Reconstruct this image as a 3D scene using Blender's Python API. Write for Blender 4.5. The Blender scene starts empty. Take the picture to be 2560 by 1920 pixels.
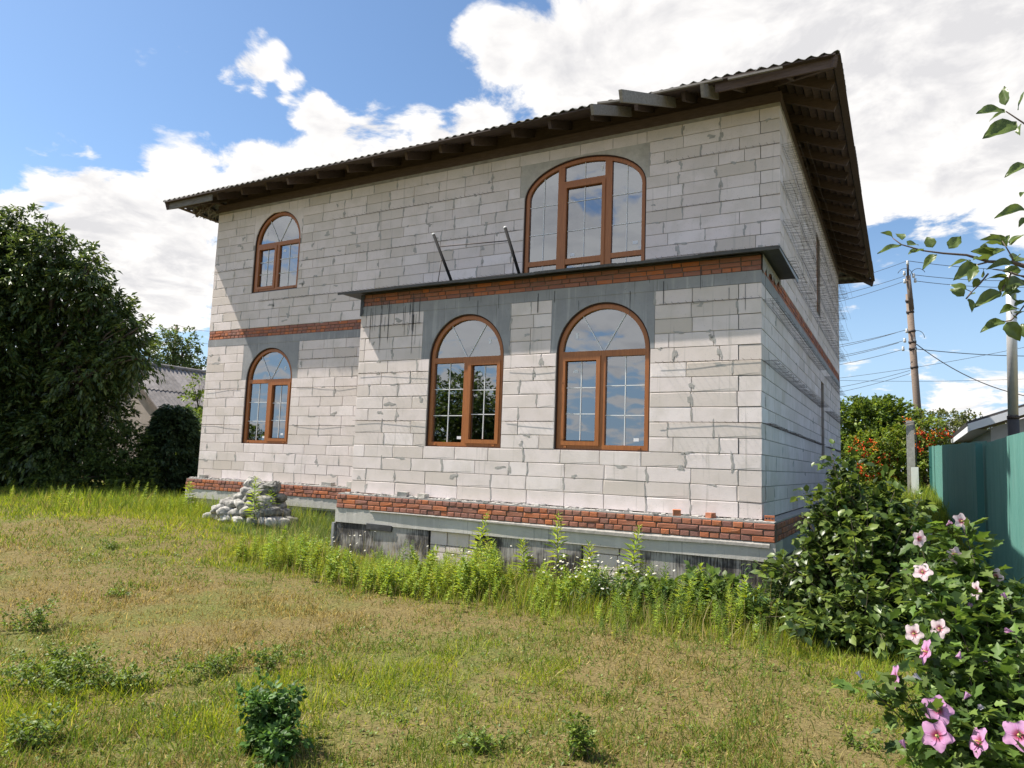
import bpy, math, random
import numpy as np
from mathutils import Vector, Matrix

# ------------------------------------------------------------------ camera, world, sun
scene = bpy.context.scene
CAM = (1.5553, -9.3439, 0.5907); PITCH, ROLL, YAW, FPX = 0.1093, -0.0363, 0.5032, 1786.8
SUN = Vector((-0.68, -0.207, 1.0)).normalized()
cam_d = bpy.data.cameras.new('camera'); cam = bpy.data.objects.new('camera', cam_d)
scene.collection.objects.link(cam); scene.camera = cam
cam_d.sensor_fit = 'HORIZONTAL'; cam_d.sensor_width = 36.0; cam_d.lens = 36.0*FPX/2560
cam_d.clip_start = 0.05; cam_d.clip_end = 3000
# camera axes: yaw about z, pitch about x, roll about the view axis
RM = Matrix.Rotation(YAW, 3, 'Z') @ Matrix.Rotation(PITCH, 3, 'X') @ Matrix.Rotation(ROLL, 3, 'Y')
cam.matrix_world = Matrix.Translation(CAM) @ (RM @ Matrix.Rotation(math.radians(90), 3, 'X')).to_4x4()
RN = np.array(RM); CN = np.array(CAM)
def at_depth(u, v, d):
    """photo pixel (2560 wide) and depth in metres -> world point"""
    return CN + RN @ np.array([(u-1280)/FPX*d, d, -(v-960)/FPX*d])
def ray_dir(u, v):
    q = RN @ np.array([(u-1280)/FPX, 1, -(v-960)/FPX]); return q/np.linalg.norm(q)
def on_plane(u, v, ax, val):
    q = ray_dir(u, v); return CN + q*(val-CN[ax])/q[ax]

scene.render.engine = 'CYCLES'
scene.view_settings.view_transform = 'Standard'; scene.view_settings.look = 'None'
scene.view_settings.exposure = 0.80; scene.view_settings.gamma = 1.0
scene.view_settings.use_curve_mapping = False

SUN_STRENGTH = 5.0; SKY_STRENGTH = 0.096
sl = bpy.data.lights.new('sun', 'SUN'); sl.energy = SUN_STRENGTH; sl.angle = math.radians(0.53); sl.color = (1.0, 0.93, 0.83)
so = bpy.data.objects.new('sun', sl); scene.collection.objects.link(so)
so.rotation_euler = SUN.to_track_quat('Z', 'Y').to_euler(); so.location = SUN*60

def build_world():
    w = bpy.data.worlds.new('World'); scene.world = w; w.use_nodes = True
    nt = w.node_tree; N = nt.nodes; L = nt.links; N.clear()
    def node(t, **kw):
        n = N.new(t)
        for k, v in kw.items(): setattr(n, k, v)
        return n
    def math_(op, a, b=None, c=None, clamp=False):
        n = node('ShaderNodeMath', operation=op); n.use_clamp = clamp
        for i, x in enumerate((a, b, c)):
            if x is None: continue
            if isinstance(x, (int, float)): n.inputs[i].default_value = x
            else: L.new(x, n.inputs[i])
        return n.outputs[0]
    def vmath(op, a, b=None):
        n = node('ShaderNodeVectorMath', operation=op)
        for i, x in enumerate((a, b)):
            if x is None: continue
            if isinstance(x, (tuple, list)): n.inputs[i].default_value = x
            else: L.new(x, n.inputs[i])
        return n
    out = node('ShaderNodeOutputWorld'); bg = node('ShaderNodeBackground')
    sky = node('ShaderNodeTexSky'); sky.sky_type = 'NISHITA'; sky.sun_disc = False
    el = math.asin(SUN.z); sky.sun_elevation = el
    sky.sun_rotation = math.atan2(SUN.x, SUN.y) % (2*math.pi)
    sky.air_density = 1.0; sky.dust_density = 0.6; sky.ozone_density = 1.6; sky.altitude = 100
    tc = node('ShaderNodeTexCoord'); d = tc.outputs['Generated']
    sep = node('ShaderNodeSeparateXYZ'); L.new(d, sep.inputs[0])
    zz = math_('MAXIMUM', sep.outputs[2], 0.0)
    k = math_('DIVIDE', 1.0, math_('ADD', zz, 0.22))
    sc = vmath('SCALE', d); L.new(k, sc.inputs['Scale'])
    def fbm(vec, scale, detail, rough, dist=0.0):
        n = node('ShaderNodeTexNoise'); n.noise_dimensions = '3D'
        n.inputs['Scale'].default_value = scale; n.inputs['Detail'].default_value = detail
        n.inputs['Roughness'].default_value = rough; n.inputs['Distortion'].default_value = dist
        L.new(vec, n.inputs['Vector']); return n.outputs['Fac']
    P = sc.outputs[0]
    n1 = fbm(P, 5.2, 10, 0.60, 0.35)
    off = vmath('ADD', P, tuple(0.055*x for x in (SUN.x, SUN.y, 0.9)))
    n2 = fbm(off.outputs[0], 5.2, 6, 0.57, 0.35)
    big = fbm(P, 0.9, 3, 0.5)
    # where this particular sky holds its cloud banks and its clear holes (directions on the dome)
    blobs = [(1500,170,10,.24),(2000,200,11,.28),(2180,400,5,.14),(1960,440,3.5,.08),(1320,90,6,.16),(1140,290,5,.22),(1010,330,3.5,.18),(1780,40,9,.24),(2050,30,9,.24),
             (640,335,3.8,.20),(500,330,3,.13),(860,320,3.6,.2),(760,350,4,.2),(370,310,2.6,.17),(300,400,3,.14),(230,390,2,.12),(420,400,3.5,.16),(130,500,4.2,.18),(340,520,5,.22),(220,600,6,.2),(60,540,4.5,.14),(400,620,4,.14),
             (560,108,1.7,.21),(615,140,1.5,.19),(655,215,1.7,.22),(525,172,1.7,.24),(705,240,1.5,.17),(590,190,1.2,.14),(125,345,2.2,.24),(1030,100,2.6,.30),(1110,90,2.4,.22),(950,280,3.4,.18),(300,105,1.6,.22),(410,103,1.3,.24),(755,15,1.0,.10),
             (1950,720,5,.12),(2100,850,5,.12),(1860,690,4,.14),
             (120,130,12,-.14),(60,330,3.5,-.10),(480,30,9,-.10),(820,130,7,-.14),(600,255,2.2,-.10),(455,250,2.5,-.08),(930,210,3.6,-.12),(1900,600,5.5,-.13),(2010,610,6,-.13),(2120,650,5,-.11),(1840,630,3.5,-.12),(1980,640,3,-.10),(1850,860,4,-.14),(2000,760,3,-.06),(2160,720,3.5,-.12),(1215,30,2.6,-.10),(210,440,2.0,-.08)]
    acc = math_('MULTIPLY_ADD', math_('SUBTRACT', big, 0.5), 0.28, 0.02)
    s = 2560/2212
    back = [(1260, 470, 15, .22), (560, 480, 10, .14), (1000, 560, 9, .12), (1500, 700, 5, .12)]      # cloud banks that the panes mirror
    for (u, v, r, amp), mir in [(q, 1) for q in blobs]+[(q, -1) for q in back]:
        c = ray_dir(u*s, v*s)*np.array([1, mir, 1])
        dt = vmath('DOT_PRODUCT', d, tuple(float(x) for x in c)).outputs['Value']
        mr = node('ShaderNodeMapRange', interpolation_type='SMOOTHSTEP'); L.new(dt, mr.inputs[0])
        mr.inputs[1].default_value = math.cos(math.radians(r*1.35)); mr.inputs[2].default_value = math.cos(math.radians(r*0.45))
        mr.inputs[3].default_value = 0.0; mr.inputs[4].default_value = amp
        acc = math_('ADD', acc, mr.outputs[0])
    field = math_('ADD', math_('MULTIPLY_ADD', n1, 1.35, -.175), acc)
    dens = node('ShaderNodeMapRange', interpolation_type='SMOOTHSTEP'); L.new(field, dens.inputs[0])
    dens.inputs[1].default_value = 0.535; dens.inputs[2].default_value = 0.71
    # soft self shading: thicker towards the sun = darker
    sh = math_('SUBTRACT', n1, n2)
    shade = math_('ADD', math_('MULTIPLY', sh, 2.0), 0.60)
    thick = node('ShaderNodeMapRange'); L.new(field, thick.inputs[0])
    thick.inputs[1].default_value = 0.62; thick.inputs[2].default_value = 1.0; thick.inputs[3].default_value = 0.30; thick.inputs[4].default_value = 0.0
    shade = math_('ADD', shade, thick.outputs[0])
    ramp = node('ShaderNodeValToRGB'); L.new(shade, ramp.inputs[0])
    ramp.color_ramp.elements[0].position = 0.40; ramp.color_ramp.elements[0].color = (4.75, 4.7, 4.8, 1)
    ramp.color_ramp.elements[1].position = 0.85; ramp.color_ramp.elements[1].color = (6.6, 6.45, 6.3, 1)
    mix = node('ShaderNodeMixRGB'); L.new(dens.outputs[0], mix.inputs[0])
    tint = node('ShaderNodeMixRGB', blend_type='MULTIPLY'); tint.inputs[0].default_value = 1.0
    L.new(sky.outputs[0], tint.inputs[1]); tint.inputs[2].default_value = (.86, .97, 1.04, 1)
    hz = node('ShaderNodeMapRange', interpolation_type='SMOOTHSTEP'); L.new(sep.outputs[2], hz.inputs[0])
    hz.inputs[1].default_value = 0.0; hz.inputs[2].default_value = 0.34; hz.inputs[3].default_value = 0.85; hz.inputs[4].default_value = 0.0
    haze = node('ShaderNodeMixRGB'); L.new(hz.outputs[0], haze.inputs[0]); L.new(tint.outputs[0], haze.inputs[1]); haze.inputs[2].default_value = (3.3, 4.6, 6.2, 1)
    L.new(haze.outputs[0], mix.inputs[1]); L.new(ramp.outputs[0], mix.inputs[2])
    L.new(mix.outputs[0], bg.inputs[0]); bg.inputs[1].default_value = SKY_STRENGTH
    L.new(bg.outputs[0], out.inputs[0])
build_world()

# ------------------------------------------------------------------ helpers
random.seed(7); rng = np.random.default_rng(11)
COL = scene.collection
ROOTLOC = {}
def tag(o, label=None, cat=None, group=None, kind=None):
    if label: o['label'] = label
    if cat: o['category'] = cat
    if group: o['group'] = group
    if kind: o['kind'] = kind
    return o
def attach(o, parent):
    if parent is not None:
        o.parent = parent
        loc = ROOTLOC.get(parent.name)
        if loc is not None: o.matrix_parent_inverse = Matrix.Translation(-Vector(loc))
    return o
def empty(name, loc, label, cat, group=None):
    o = bpy.data.objects.new(name, None); COL.objects.link(o); o.location = loc; o.empty_display_size = 0.2
    ROOTLOC[o.name] = tuple(loc); tag(o, label, cat, group); return o
def link_mesh(name, me, parent=None):
    o = bpy.data.objects.new(name, me); COL.objects.link(o); attach(o, parent); return o

class MB:
    def __init__(s): s.v = []; s.f = []; s.sm = []
    def add(s, vs, fs, smooth=False):
        n = len(s.v); s.v += [tuple(map(float, p)) for p in vs]; s.f += [tuple(i+n for i in f) for f in fs]; s.sm += [smooth]*len(fs); return s
    def box(s, x0, x1, y0, y1, z0, z1, j=0.0):
        vs = [(x, y, z) for z in (z0, z1) for y in (y0, y1) for x in (x0, x1)]
        if j: vs = [tuple(c+random.uniform(-j, j) for c in p) for p in vs]
        return s.add(vs, [(0,2,3,1),(4,5,7,6),(0,1,5,4),(2,6,7,3),(0,4,6,2),(1,3,7,5)])
    def beam(s, a, b, w, h, up=(0,0,1)):
        a = Vector(a); b = Vector(b); d = (b-a).normalized(); r = d.cross(Vector(up)).normalized(); u = r.cross(d)
        vs = [p + r*(sx*w/2) + u*(sz*h/2) for p in (a, b) for sz in (-1, 1) for sx in (-1, 1)]
        return s.add(vs, [(0,1,3,2),(4,6,7,5),(0,4,5,1),(2,3,7,6),(0,2,6,4),(1,5,7,3)])
    def tube(s, pts, rad, n=6, cap=True):
        pts = [Vector(p) for p in pts]
        if isinstance(rad, (int, float)): rad = [rad]*len(pts)
        ref = Vector((0.31, 0.17, 0.93)); vs = []
        for i, p in enumerate(pts):
            d = (pts[min(i+1, len(pts)-1)] - pts[max(i-1, 0)]).normalized()
            a = d.cross(ref)
            if a.length < 0.05: a = d.cross(Vector((1, 0, 0)))
            a.normalize(); b = d.cross(a)
            vs += [p + (a*math.cos(2*math.pi*k/n) + b*math.sin(2*math.pi*k/n))*rad[i] for k in range(n)]
        fs = [(i*n+k, i*n+(k+1) % n, (i+1)*n+(k+1) % n, (i+1)*n+k) for i in range(len(pts)-1) for k in range(n)]
        s.add(vs, fs, True)
        if cap: s.f += [tuple(len(s.v)-len(vs)+k for k in range(n))[::-1], tuple(len(s.v)-n+k for k in range(n))]; s.sm += [False, False]
        return s
    def mesh(s, name, mat):
        me = bpy.data.meshes.new(name); me.from_pydata(s.v, [], s.f); me.materials.append(mat)
        me.polygons.foreach_set('use_smooth', s.sm); me.update(); return me
    def build(s, name, mat, parent=None): return link_mesh(name, s.mesh(name, mat), parent)

def np_mesh(name, V, F, mat, col=None, smooth=False):
    me = bpy.data.meshes.new(name); V = np.ascontiguousarray(V, dtype=np.float32); F = np.ascontiguousarray(F, dtype=np.int32)
    n, k = F.shape
    me.vertices.add(len(V)); me.vertices.foreach_set('co', V.ravel())
    me.loops.add(n*k); me.loops.foreach_set('vertex_index', F.ravel())
    me.polygons.add(n); me.polygons.foreach_set('loop_start', np.arange(n, dtype=np.int32)*k)
    me.polygons.foreach_set('loop_total', np.full(n, k, dtype=np.int32))
    if smooth: me.polygons.foreach_set('use_smooth', np.ones(n, dtype=bool))
    if col is not None:
        a = me.color_attributes.new('col', 'FLOAT_COLOR', 'POINT')
        c = np.ones((len(V), 4), dtype=np.float32); c[:, :3] = col; a.data.foreach_set('color', c.ravel())
    me.materials.append(mat); me.update(calc_edges=True); return me

def instance(tv, tf, pos, B, scl, cols=None):
    """stamp a small template at many places: pos (n,3), B (n,3,3) columns = local axes"""
    tv = np.asarray(tv, float); tf = np.asarray(tf, int); n = len(pos)
    scl = np.asarray(scl, float)
    if scl.ndim == 1: scl = np.repeat(scl[:, None], 3, 1)
    V = np.einsum('nij,nkj->nki', B, tv[None]*scl[:, None, :]) + pos[:, None, :]
    F = tf[None] + (np.arange(n)*len(tv))[:, None, None]
    c = None if cols is None else np.repeat(cols, len(tv), 0)
    return V.reshape(-1, 3), F.reshape(-1, tf.shape[1]), c
def norm(a): return a/np.maximum(np.linalg.norm(a, axis=-1, keepdims=True), 1e-9)
def basis(fwd, up):
    f = norm(fwd); r = norm(np.cross(f, up)); u = np.cross(r, f); return np.stack([r, f, u], axis=2)

LEAF4 = ([(0,0,0),(.32,.45,.10),(0,1,-.06),(-.32,.45,.10)], [(0,1,2),(0,2,3)])
LEAFN = ([(0,0,0),(.20,.42,.06),(0,1,-.16),(-.20,.42,.06)], [(0,1,2),(0,2,3)])
LANCE = ([(0,0,0),(.10,.45,.03),(0,1,-.14),(-.10,.45,.03)], [(0,1,2),(0,2,3)])
LEAF8 = ([(0,0,0),(.24,.22,.07),(.33,.55,.08),(0,1.0,-.10),(-.33,.55,.08),(-.24,.22,.07),(0,.3,0),(0,.65,-.01)],
         [(0,1,6),(1,2,7),(1,7,6),(2,3,7),(0,6,5),(5,6,7),(5,7,4),(4,7,3)])
LOBED = ([(0,0,0),(.30,.18,.05),(.20,.38,.03),(.34,.55,.06),(.14,.68,.02),(0,1.0,-.08),(-.14,.68,.02),(-.34,.55,.06),(-.20,.38,.03),(-.30,.18,.05),(0,.4,-.02)],
         [(0,1,10),(1,2,10),(2,3,10),(3,4,10),(4,5,10),(5,6,10),(6,7,10),(7,8,10),(8,9,10),(9,0,10)])
BLADE = ([(-.5,0,0),(.5,0,0),(.36,.5,.02),(-.36,.5,.02),(0,1,.22)], [(0,1,2),(0,2,3),(3,2,4)])
def palette(n, cols, jit=0.18):
    c = np.asarray(cols)[rng.integers(0, len(cols), n)]
    return np.clip(c*(1+rng.normal(0, jit, (n, 1))), 0.002, 1)

def vnoise(x, y, seed=0, octaves=4, scale=1.0):
    """cheap 2D value noise, 0..1"""
    x = np.asarray(x, float)*scale; y = np.asarray(y, float)*scale; t = 0; a = 1; s = 0
    for o in range(octaves):
        xi = np.floor(x).astype(np.int64); yi = np.floor(y).astype(np.int64); fx = x-xi; fy = y-yi
        fx = fx*fx*(3-2*fx); fy = fy*fy*(3-2*fy)
        def h(i, j):
            k = (i*374761393 + j*668265263 + (seed+o)*974711) & 0x7fffffff
            k = ((k ^ (k >> 13))*1274126177) & 0x7fffffff
            return ((k ^ (k >> 16)) & 0xffff)/65535.0
        t = t + a*((h(xi, yi)*(1-fx)+h(xi+1, yi)*fx)*(1-fy) + (h(xi, yi+1)*(1-fx)+h(xi+1, yi+1)*fx)*fy)
        s += a; a *= .5; x = x*2.03; y = y*2.03
    return t/s
def sstep(a, b, x):
    t = np.clip((np.asarray(x, float)-a)/(b-a), 0, 1); return t*t*(3-2*t)
def gz(x, y):
    """terrain height"""
    x = np.asarray(x, float); y = np.asarray(y, float)
    z = -1.05 + 0.36*sstep(-4.5, -11, x)*sstep(-7, -1, y)
    z = z + 0.98*sstep(4.5, 21, y)*sstep(-1.5, .6, x) + 0.06*(vnoise(x, y, 3, 3, .35)-.5)
    return z

# ------------------------------------------------------------------ materials
def new_mat(name):
    m = bpy.data.materials.new(name); m.use_nodes = True; nt = m.node_tree
    return m, nt, nt.nodes['Principled BSDF']
class G:
    """tiny node-graph helper"""
    def __init__(s, nt): s.nt = nt
    def n(s, t, ins=None, **kw):
        x = s.nt.nodes.new(t)
        for k, v in kw.items(): setattr(x, k, v)
        for k, v in (ins or {}).items(): s.put(x.inputs[k], v)
        return x
    def put(s, sock, v):
        if isinstance(v, bpy.types.NodeSocket): s.nt.links.new(v, sock)
        elif isinstance(v, (tuple, list)) and len(v) == 3 and sock.type == 'RGBA': sock.default_value = (*v, 1)
        else: sock.default_value = v
    def noise(s, scale, detail=4, rough=.55, vec=None, dist=0.0):
        i = {'Scale': scale, 'Detail': detail, 'Roughness': rough, 'Distortion': dist}
        if vec is not None: i['Vector'] = vec
        return s.n('ShaderNodeTexNoise', i).outputs['Fac']
    def ramp(s, fac, stops):
        r = s.n('ShaderNodeValToRGB', {0: fac}); e = r.color_ramp.elements
        while len(e) < len(stops): e.new(0.5)
        for q, (p, c) in zip(e, stops): q.position = p; q.color = (*c, 1)
        return r.outputs[0]
    def mix(s, fac, a, b, mode='MIX'):
        return s.n('ShaderNodeMixRGB', {0: fac, 1: a, 2: b}, blend_type=mode).outputs[0]
    def math(s, op, a, b=0.0, clamp=False):
        x = s.n('ShaderNodeMath', {0: a, 1: b}, operation=op); x.use_clamp = clamp; return x.outputs[0]
    def maprange(s, v, a, b, c=0.0, d=1.0):
        return s.n('ShaderNodeMapRange', {0: v, 1: a, 2: b, 3: c, 4: d}, interpolation_type='SMOOTHSTEP').outputs[0]
    def pos(s): return s.n('ShaderNodeNewGeometry').outputs['Position']
    def stretch(s, vec, sc): return s.n('ShaderNodeVectorMath', {0: vec, 1: sc}, operation='MULTIPLY').outputs[0]
    def rand(s):
        """one number for each object and for each loose piece of a joined mesh"""
        a = s.n('ShaderNodeObjectInfo').outputs['Random']; b = s.n('ShaderNodeNewGeometry').outputs['Random Per Island']
        return s.math('FRACT', s.math('ADD', a, b))
    def bump(s, h, strength=.3, dist=.01):
        return s.n('ShaderNodeBump', {'Height': h, 'Strength': strength, 'Distance': dist}).outputs[0]

def make_materials():
    M = {}
    # aerated concrete blocks
    m, nt, p = new_mat('aerated_block'); g = G(nt); P = g.pos(); r = g.rand()
    base = g.ramp(r, [(0, (.71,.628,.60)), (.35, (.79,.705,.685)), (.62, (.66,.583,.54)), (.78, (.82,.742,.725)), (.92, (.60,.527,.47)), (1, (.76,.677,.65))])
    blot = g.maprange(g.noise(3.2, 5, .6, P), .40, .68); base = g.mix(g.math('MULTIPLY', blot, .42), base, (.56,.505,.45))
    st = g.maprange(g.noise(1.0, 3, .6, g.stretch(P, (14, 14, .7))), .60, .70); base = g.mix(g.math('MULTIPLY', st, .42), base, (.41,.38,.35))
    pit = g.maprange(g.noise(70, 2, .5, P), .66, .72); base = g.mix(g.math('MULTIPLY', pit, .5), base, (.32,.30,.28))
    nt.links.new(base, p.inputs['Base Color']); p.inputs['Roughness'].default_value = .95
    nt.links.new(g.bump(g.math('ADD', g.noise(45, 4, .7, P), g.math('MULTIPLY', pit, -.6)), .35, .006), p.inputs['Normal']); M['block'] = m
    # mortar and smeared glue
    m, nt, p = new_mat('mortar'); g = G(nt); P = g.pos()
    nt.links.new(g.ramp(g.noise(6, 5, .6, P), [(.3, (.25,.23,.205)), (.7, (.40,.375,.345))]), p.inputs['Base Color'])
    p.inputs['Roughness'].default_value = .95; nt.links.new(g.bump(g.noise(60, 3, .7, P), .5, .006), p.inputs['Normal']); M['mortar'] = m
    m, nt, p = new_mat('mortar_smear'); g = G(nt); P = g.pos()
    nt.links.new(g.ramp(g.noise(9, 5, .6, P), [(.3, (.33,.315,.295)), (.7, (.46,.44,.415))]), p.inputs['Base Color'])
    p.inputs['Roughness'].default_value = .95; nt.links.new(g.bump(g.noise(50, 4, .7, P), .6, .008), p.inputs['Normal']); M['smear'] = m
    m, nt, p = new_mat('render_patch'); g = G(nt); P = g.pos()
    nt.links.new(g.ramp(g.noise(7, 6, .65, P), [(.3, (.36,.335,.30)), (.7, (.52,.49,.445))]), p.inputs['Base Color'])
    p.inputs['Roughness'].default_value = .95; nt.links.new(g.bump(g.noise(40, 4, .7, P), .6, .008), p.inputs['Normal']); M['patch'] = m
    # cast concrete with form marks and drips
    def concrete(name, a, b, light):
        m, nt, p = new_mat(name); g = G(nt); P = g.pos()
        c = g.ramp(g.noise(2.2, 6, .62, P), [(.3, a), (.7, b)])
        st = g.maprange(g.noise(1.0, 4, .6, g.stretch(P, (9, 9, .6))), .54, .72); c = g.mix(g.math('MULTIPLY', st, .5), c, light)
        dk = g.maprange(g.noise(1.3, 4, .6, g.stretch(P, (22, 22, .9))), .62, .70); c = g.mix(g.math('MULTIPLY', dk, .45), c, (.11,.105,.10))
        pit = g.maprange(g.noise(38, 2, .5, P), .68, .74); c = g.mix(g.math('MULTIPLY', pit, .6), c, (.12,.12,.12))
        nt.links.new(c, p.inputs['Base Color']); p.inputs['Roughness'].default_value = .9
        nt.links.new(g.bump(g.noise(24, 5, .7, P), .45, .008), p.inputs['Normal']); return m
    M['concrete'] = concrete('concrete_dark', (.245,.248,.258), (.345,.348,.355), (.50,.495,.49))
    M['concrete2'] = concrete('concrete_pale', (.46,.44,.40), (.60,.575,.53), (.66,.63,.585))
    # plinth bricks: orange to brown-violet, one tone for each brick
    m, nt, p = new_mat('brick'); g = G(nt); P = g.pos(); r = g.rand()
    c = g.ramp(r, [(0, (.42,.14,.07)), (.14, (.52,.165,.06)), (.30, (.36,.14,.09)), (.52, (.26,.115,.09)), (.70, (.33,.145,.105)), (.86, (.40,.145,.075)), (1, (.24,.12,.10))])
    c = g.mix(g.math('MULTIPLY', g.maprange(g.noise(9, 5, .65, P), .45, .75), .45), c, (.33,.21,.165))
    nt.links.new(c, p.inputs['Base Color']); p.inputs['Roughness'].default_value = .9
    nt.links.new(g.bump(g.noise(55, 4, .7, P), .5, .006), p.inputs['Normal']); M['brick'] = m
    m, nt, p = new_mat('brick_mortar'); g = G(nt); P = g.pos()
    nt.links.new(g.ramp(g.noise(12, 5, .6, P), [(.3, (.11,.08,.062)), (.7, (.22,.165,.13))]), p.inputs['Base Color']); p.inputs['Roughness'].default_value = 1
    nt.links.new(g.bump(g.noise(50, 4, .7, P), .7, .01), p.inputs['Normal']); M['brick_mortar'] = m
    # streaked bitumen on foundation blocks
    m, nt, p = new_mat('bitumen'); g = G(nt); P = g.pos()
    st = g.noise(1.0, 5, .7, g.stretch(P, (60, 60, 3.2)))
    bl = g.maprange(g.noise(1.7, 4, .6, P), .35, .62)
    c = g.ramp(g.math('ADD', g.math('MULTIPLY', st, .75), g.math('MULTIPLY', bl, .28)), [(.36, (.022,.02,.02)), (.46, (.08,.072,.07)), (.54, (.22,.205,.195)), (.66, (.40,.38,.355))])
    nt.links.new(c, p.inputs['Base Color']); p.inputs['Roughness'].default_value = .75
    nt.links.new(g.bump(st, .4, .01), p.inputs['Normal']); M['bitumen'] = m
    # window foil (brown wood print)
    m, nt, p = new_mat('window_frame'); g = G(nt); P = g.pos()
    gr = g.noise(1.0, 5, .65, g.stretch(P, (90, 90, 4)))
    nt.links.new(g.ramp(gr, [(.3, (.27,.088,.022)), (.7, (.43,.155,.043))]), p.inputs['Base Color']); p.inputs['Roughness'].default_value = .42
    M['frame'] = m
    m, nt, p = new_mat('frame_gap'); p.inputs['Base Color'].default_value = (.05,.022,.016,1); p.inputs['Roughness'].default_value = .95; M['gap'] = m
    # coated double glazing
    m = bpy.data.materials.new('glass'); m.use_nodes = True; nt = m.node_tree; nt.nodes.clear(); g = G(nt); M['glass'] = m
    out = g.n('ShaderNodeOutputMaterial'); P = g.pos()
    wob = g.bump(g.noise(1.6, 2, .5, P), .035, .05)
    gl = g.n('ShaderNodeBsdfGlossy', {'Color': (.88,.93,1.0), 'Roughness': .012, 'Normal': wob}); tr = g.n('ShaderNodeBsdfTransparent', {'Color': (.55,.60,.60)})
    fr = g.n('ShaderNodeFresnel', {'IOR': 1.52}).outputs[0]
    fac = g.math('ADD', g.math('MULTIPLY', fr, 1.6), .24, True)
    nt.links.new(g.n('ShaderNodeMixShader', {0: fac, 1: tr.outputs[0], 2: gl.outputs[0]}).outputs[0], out.inputs[0])
    def plain(key, col, rough=.8, metal=0.0, nz=0.0, ns=20, jit=0.0, spec=.5):
        m, nt, p = new_mat(key); g = G(nt); P = g.pos()
        c = col
        if nz:
            c = g.ramp(g.noise(ns, 5, .62, P), [(.3, tuple(x*(1-nz) for x in col)), (.7, tuple(min(1, x*(1+nz)) for x in col))])
        if jit:
            h = g.n('ShaderNodeHueSaturation', {'Value': g.maprange(g.rand(), 0, 1, 1-jit, 1+jit), 'Color': c}); c = h.outputs[0]
        g.put(p.inputs['Base Color'], c); p.inputs['Roughness'].default_value = rough; p.inputs['Metallic'].default_value = metal
        p.inputs['Specular IOR Level'].default_value = spec
        if nz: nt.links.new(g.bump(g.noise(ns*3, 4, .7, P), .4, .006), p.inputs['Normal'])
        M[key] = m; return m
    plain('bar_white', (.78,.79,.80), .5); plain('sticker', (.74,.76,.80), .6)
    plain('sheet_metal', (.045,.047,.05), .6, .0, .25, 6); plain('sheet_edge', (.20,.21,.215), .5, .2, .2, 8)
    plain('torn_felt', (.34,.32,.29), .9, 0, .25, 14); plain('dark_flash', (.045,.045,.048), .6, 0, .3, 10)
    plain('wire', (.13,.10,.085), .7, .2, .3, 30); plain('pipe_black', (.012,.012,.013), .85, spec=.15); plain('cap_white', (.8,.8,.78), .5)
    plain('iron', (.07,.055,.05), .6, .4, .3, 30); plain('cable', (.03,.03,.032), .6)
    plain('lump', (.27,.26,.24), .95, 0, .65, 13, .36); plain('slate', (.235,.215,.205), .9, 0, .3, 3.5, .12)
    plain('post_concrete', (.38,.36,.33), .9, 0, .2, 9); plain('porcelain', (.55,.55,.53), .35)
    plain('steel_pipe', (.58,.58,.58), .4, .35, .1, 5); plain('fascia_white', (.72,.74,.77), .55); plain('render_grey', (.42,.41,.40), .95, 0, .1, 4)
    plain('render_shed', (.34,.295,.26), .95, 0, .15, 2.5); plain('roof_dark', (.06,.055,.055), .7, 0, .2, 4); plain('interior', (.16,.155,.15), .95)
    plain('timber_shed', (.13,.105,.085), .9, 0, .3, 8)
    # timber: red-brown antiseptic and raw grey
    def timber(key, a, b):
        m, nt, p = new_mat(key); g = G(nt); P = g.pos()
        t = g.n('ShaderNodeTexCoord').outputs['Object']
        gr = g.noise(1.0, 5, .65, g.stretch(P, (6, 28, 40)))
        c = g.ramp(gr, [(.3, a), (.72, b)])
        h = g.n('ShaderNodeHueSaturation', {'Value': g.maprange(g.rand(), 0, 1, .75, 1.25), 'Color': c})
        nt.links.new(h.outputs[0], p.inputs['Base Color']); p.inputs['Roughness'].default_value = .85
        nt.links.new(g.bump(gr, .35, .006), p.inputs['Normal']); M[key] = m
    timber('timber_brown', (.062,.042,.036), (.115,.080,.068)); timber('timber_grey', (.15,.135,.12), (.28,.26,.24)); timber('timber_pole', (.13,.095,.072), (.25,.19,.15))
    # corrugated roof sheets
    plain('roof_sheet', (.15,.15,.14), .8, .1, .35, 5, .15)
    # green profile sheeting
    m, nt, p = new_mat('fence_green'); g = G(nt); P = g.pos()
    c = g.ramp(g.noise(1.0, 4, .6, g.stretch(P, (8, 8, .8))), [(.3, (.10,.265,.23)), (.7, (.15,.335,.29))])
    du = g.maprange(g.noise(2.5, 4, .6, P), .5, .8); c = g.mix(g.math('MULTIPLY', du, .25), c, (.19,.28,.25))
    nt.links.new(c, p.inputs['Base Color']); p.inputs['Roughness'].default_value = .5; p.inputs['Metallic'].default_value = .1; M['fence'] = m
    plain('fence_post', (.055,.20,.18), .5, .1)
    # foliage: colour rides on the leaves themselves; thin, half translucent
    def foliage(key, gloss=.35, trans=.35, rough=.5):
        m = bpy.data.materials.new(key); m.use_nodes = True; nt = m.node_tree; nt.nodes.clear(); g = G(nt)
        out = g.n('ShaderNodeOutputMaterial'); c = g.n('ShaderNodeAttribute', attribute_name='col').outputs['Color']
        c2 = g.n('ShaderNodeHueSaturation', {'Hue': .485, 'Saturation': 1.1, 'Value': 1.5, 'Color': c}).outputs[0]
        pb = g.n('ShaderNodeBsdfPrincipled', {'Base Color': c, 'Roughness': rough, 'Specular IOR Level': gloss})
        tb = g.n('ShaderNodeBsdfTranslucent', {'Color': c2})
        nt.links.new(g.n('ShaderNodeMixShader', {0: trans, 1: pb.outputs[0], 2: tb.outputs[0]}).outputs[0], out.inputs[0]); M[key] = m
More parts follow.
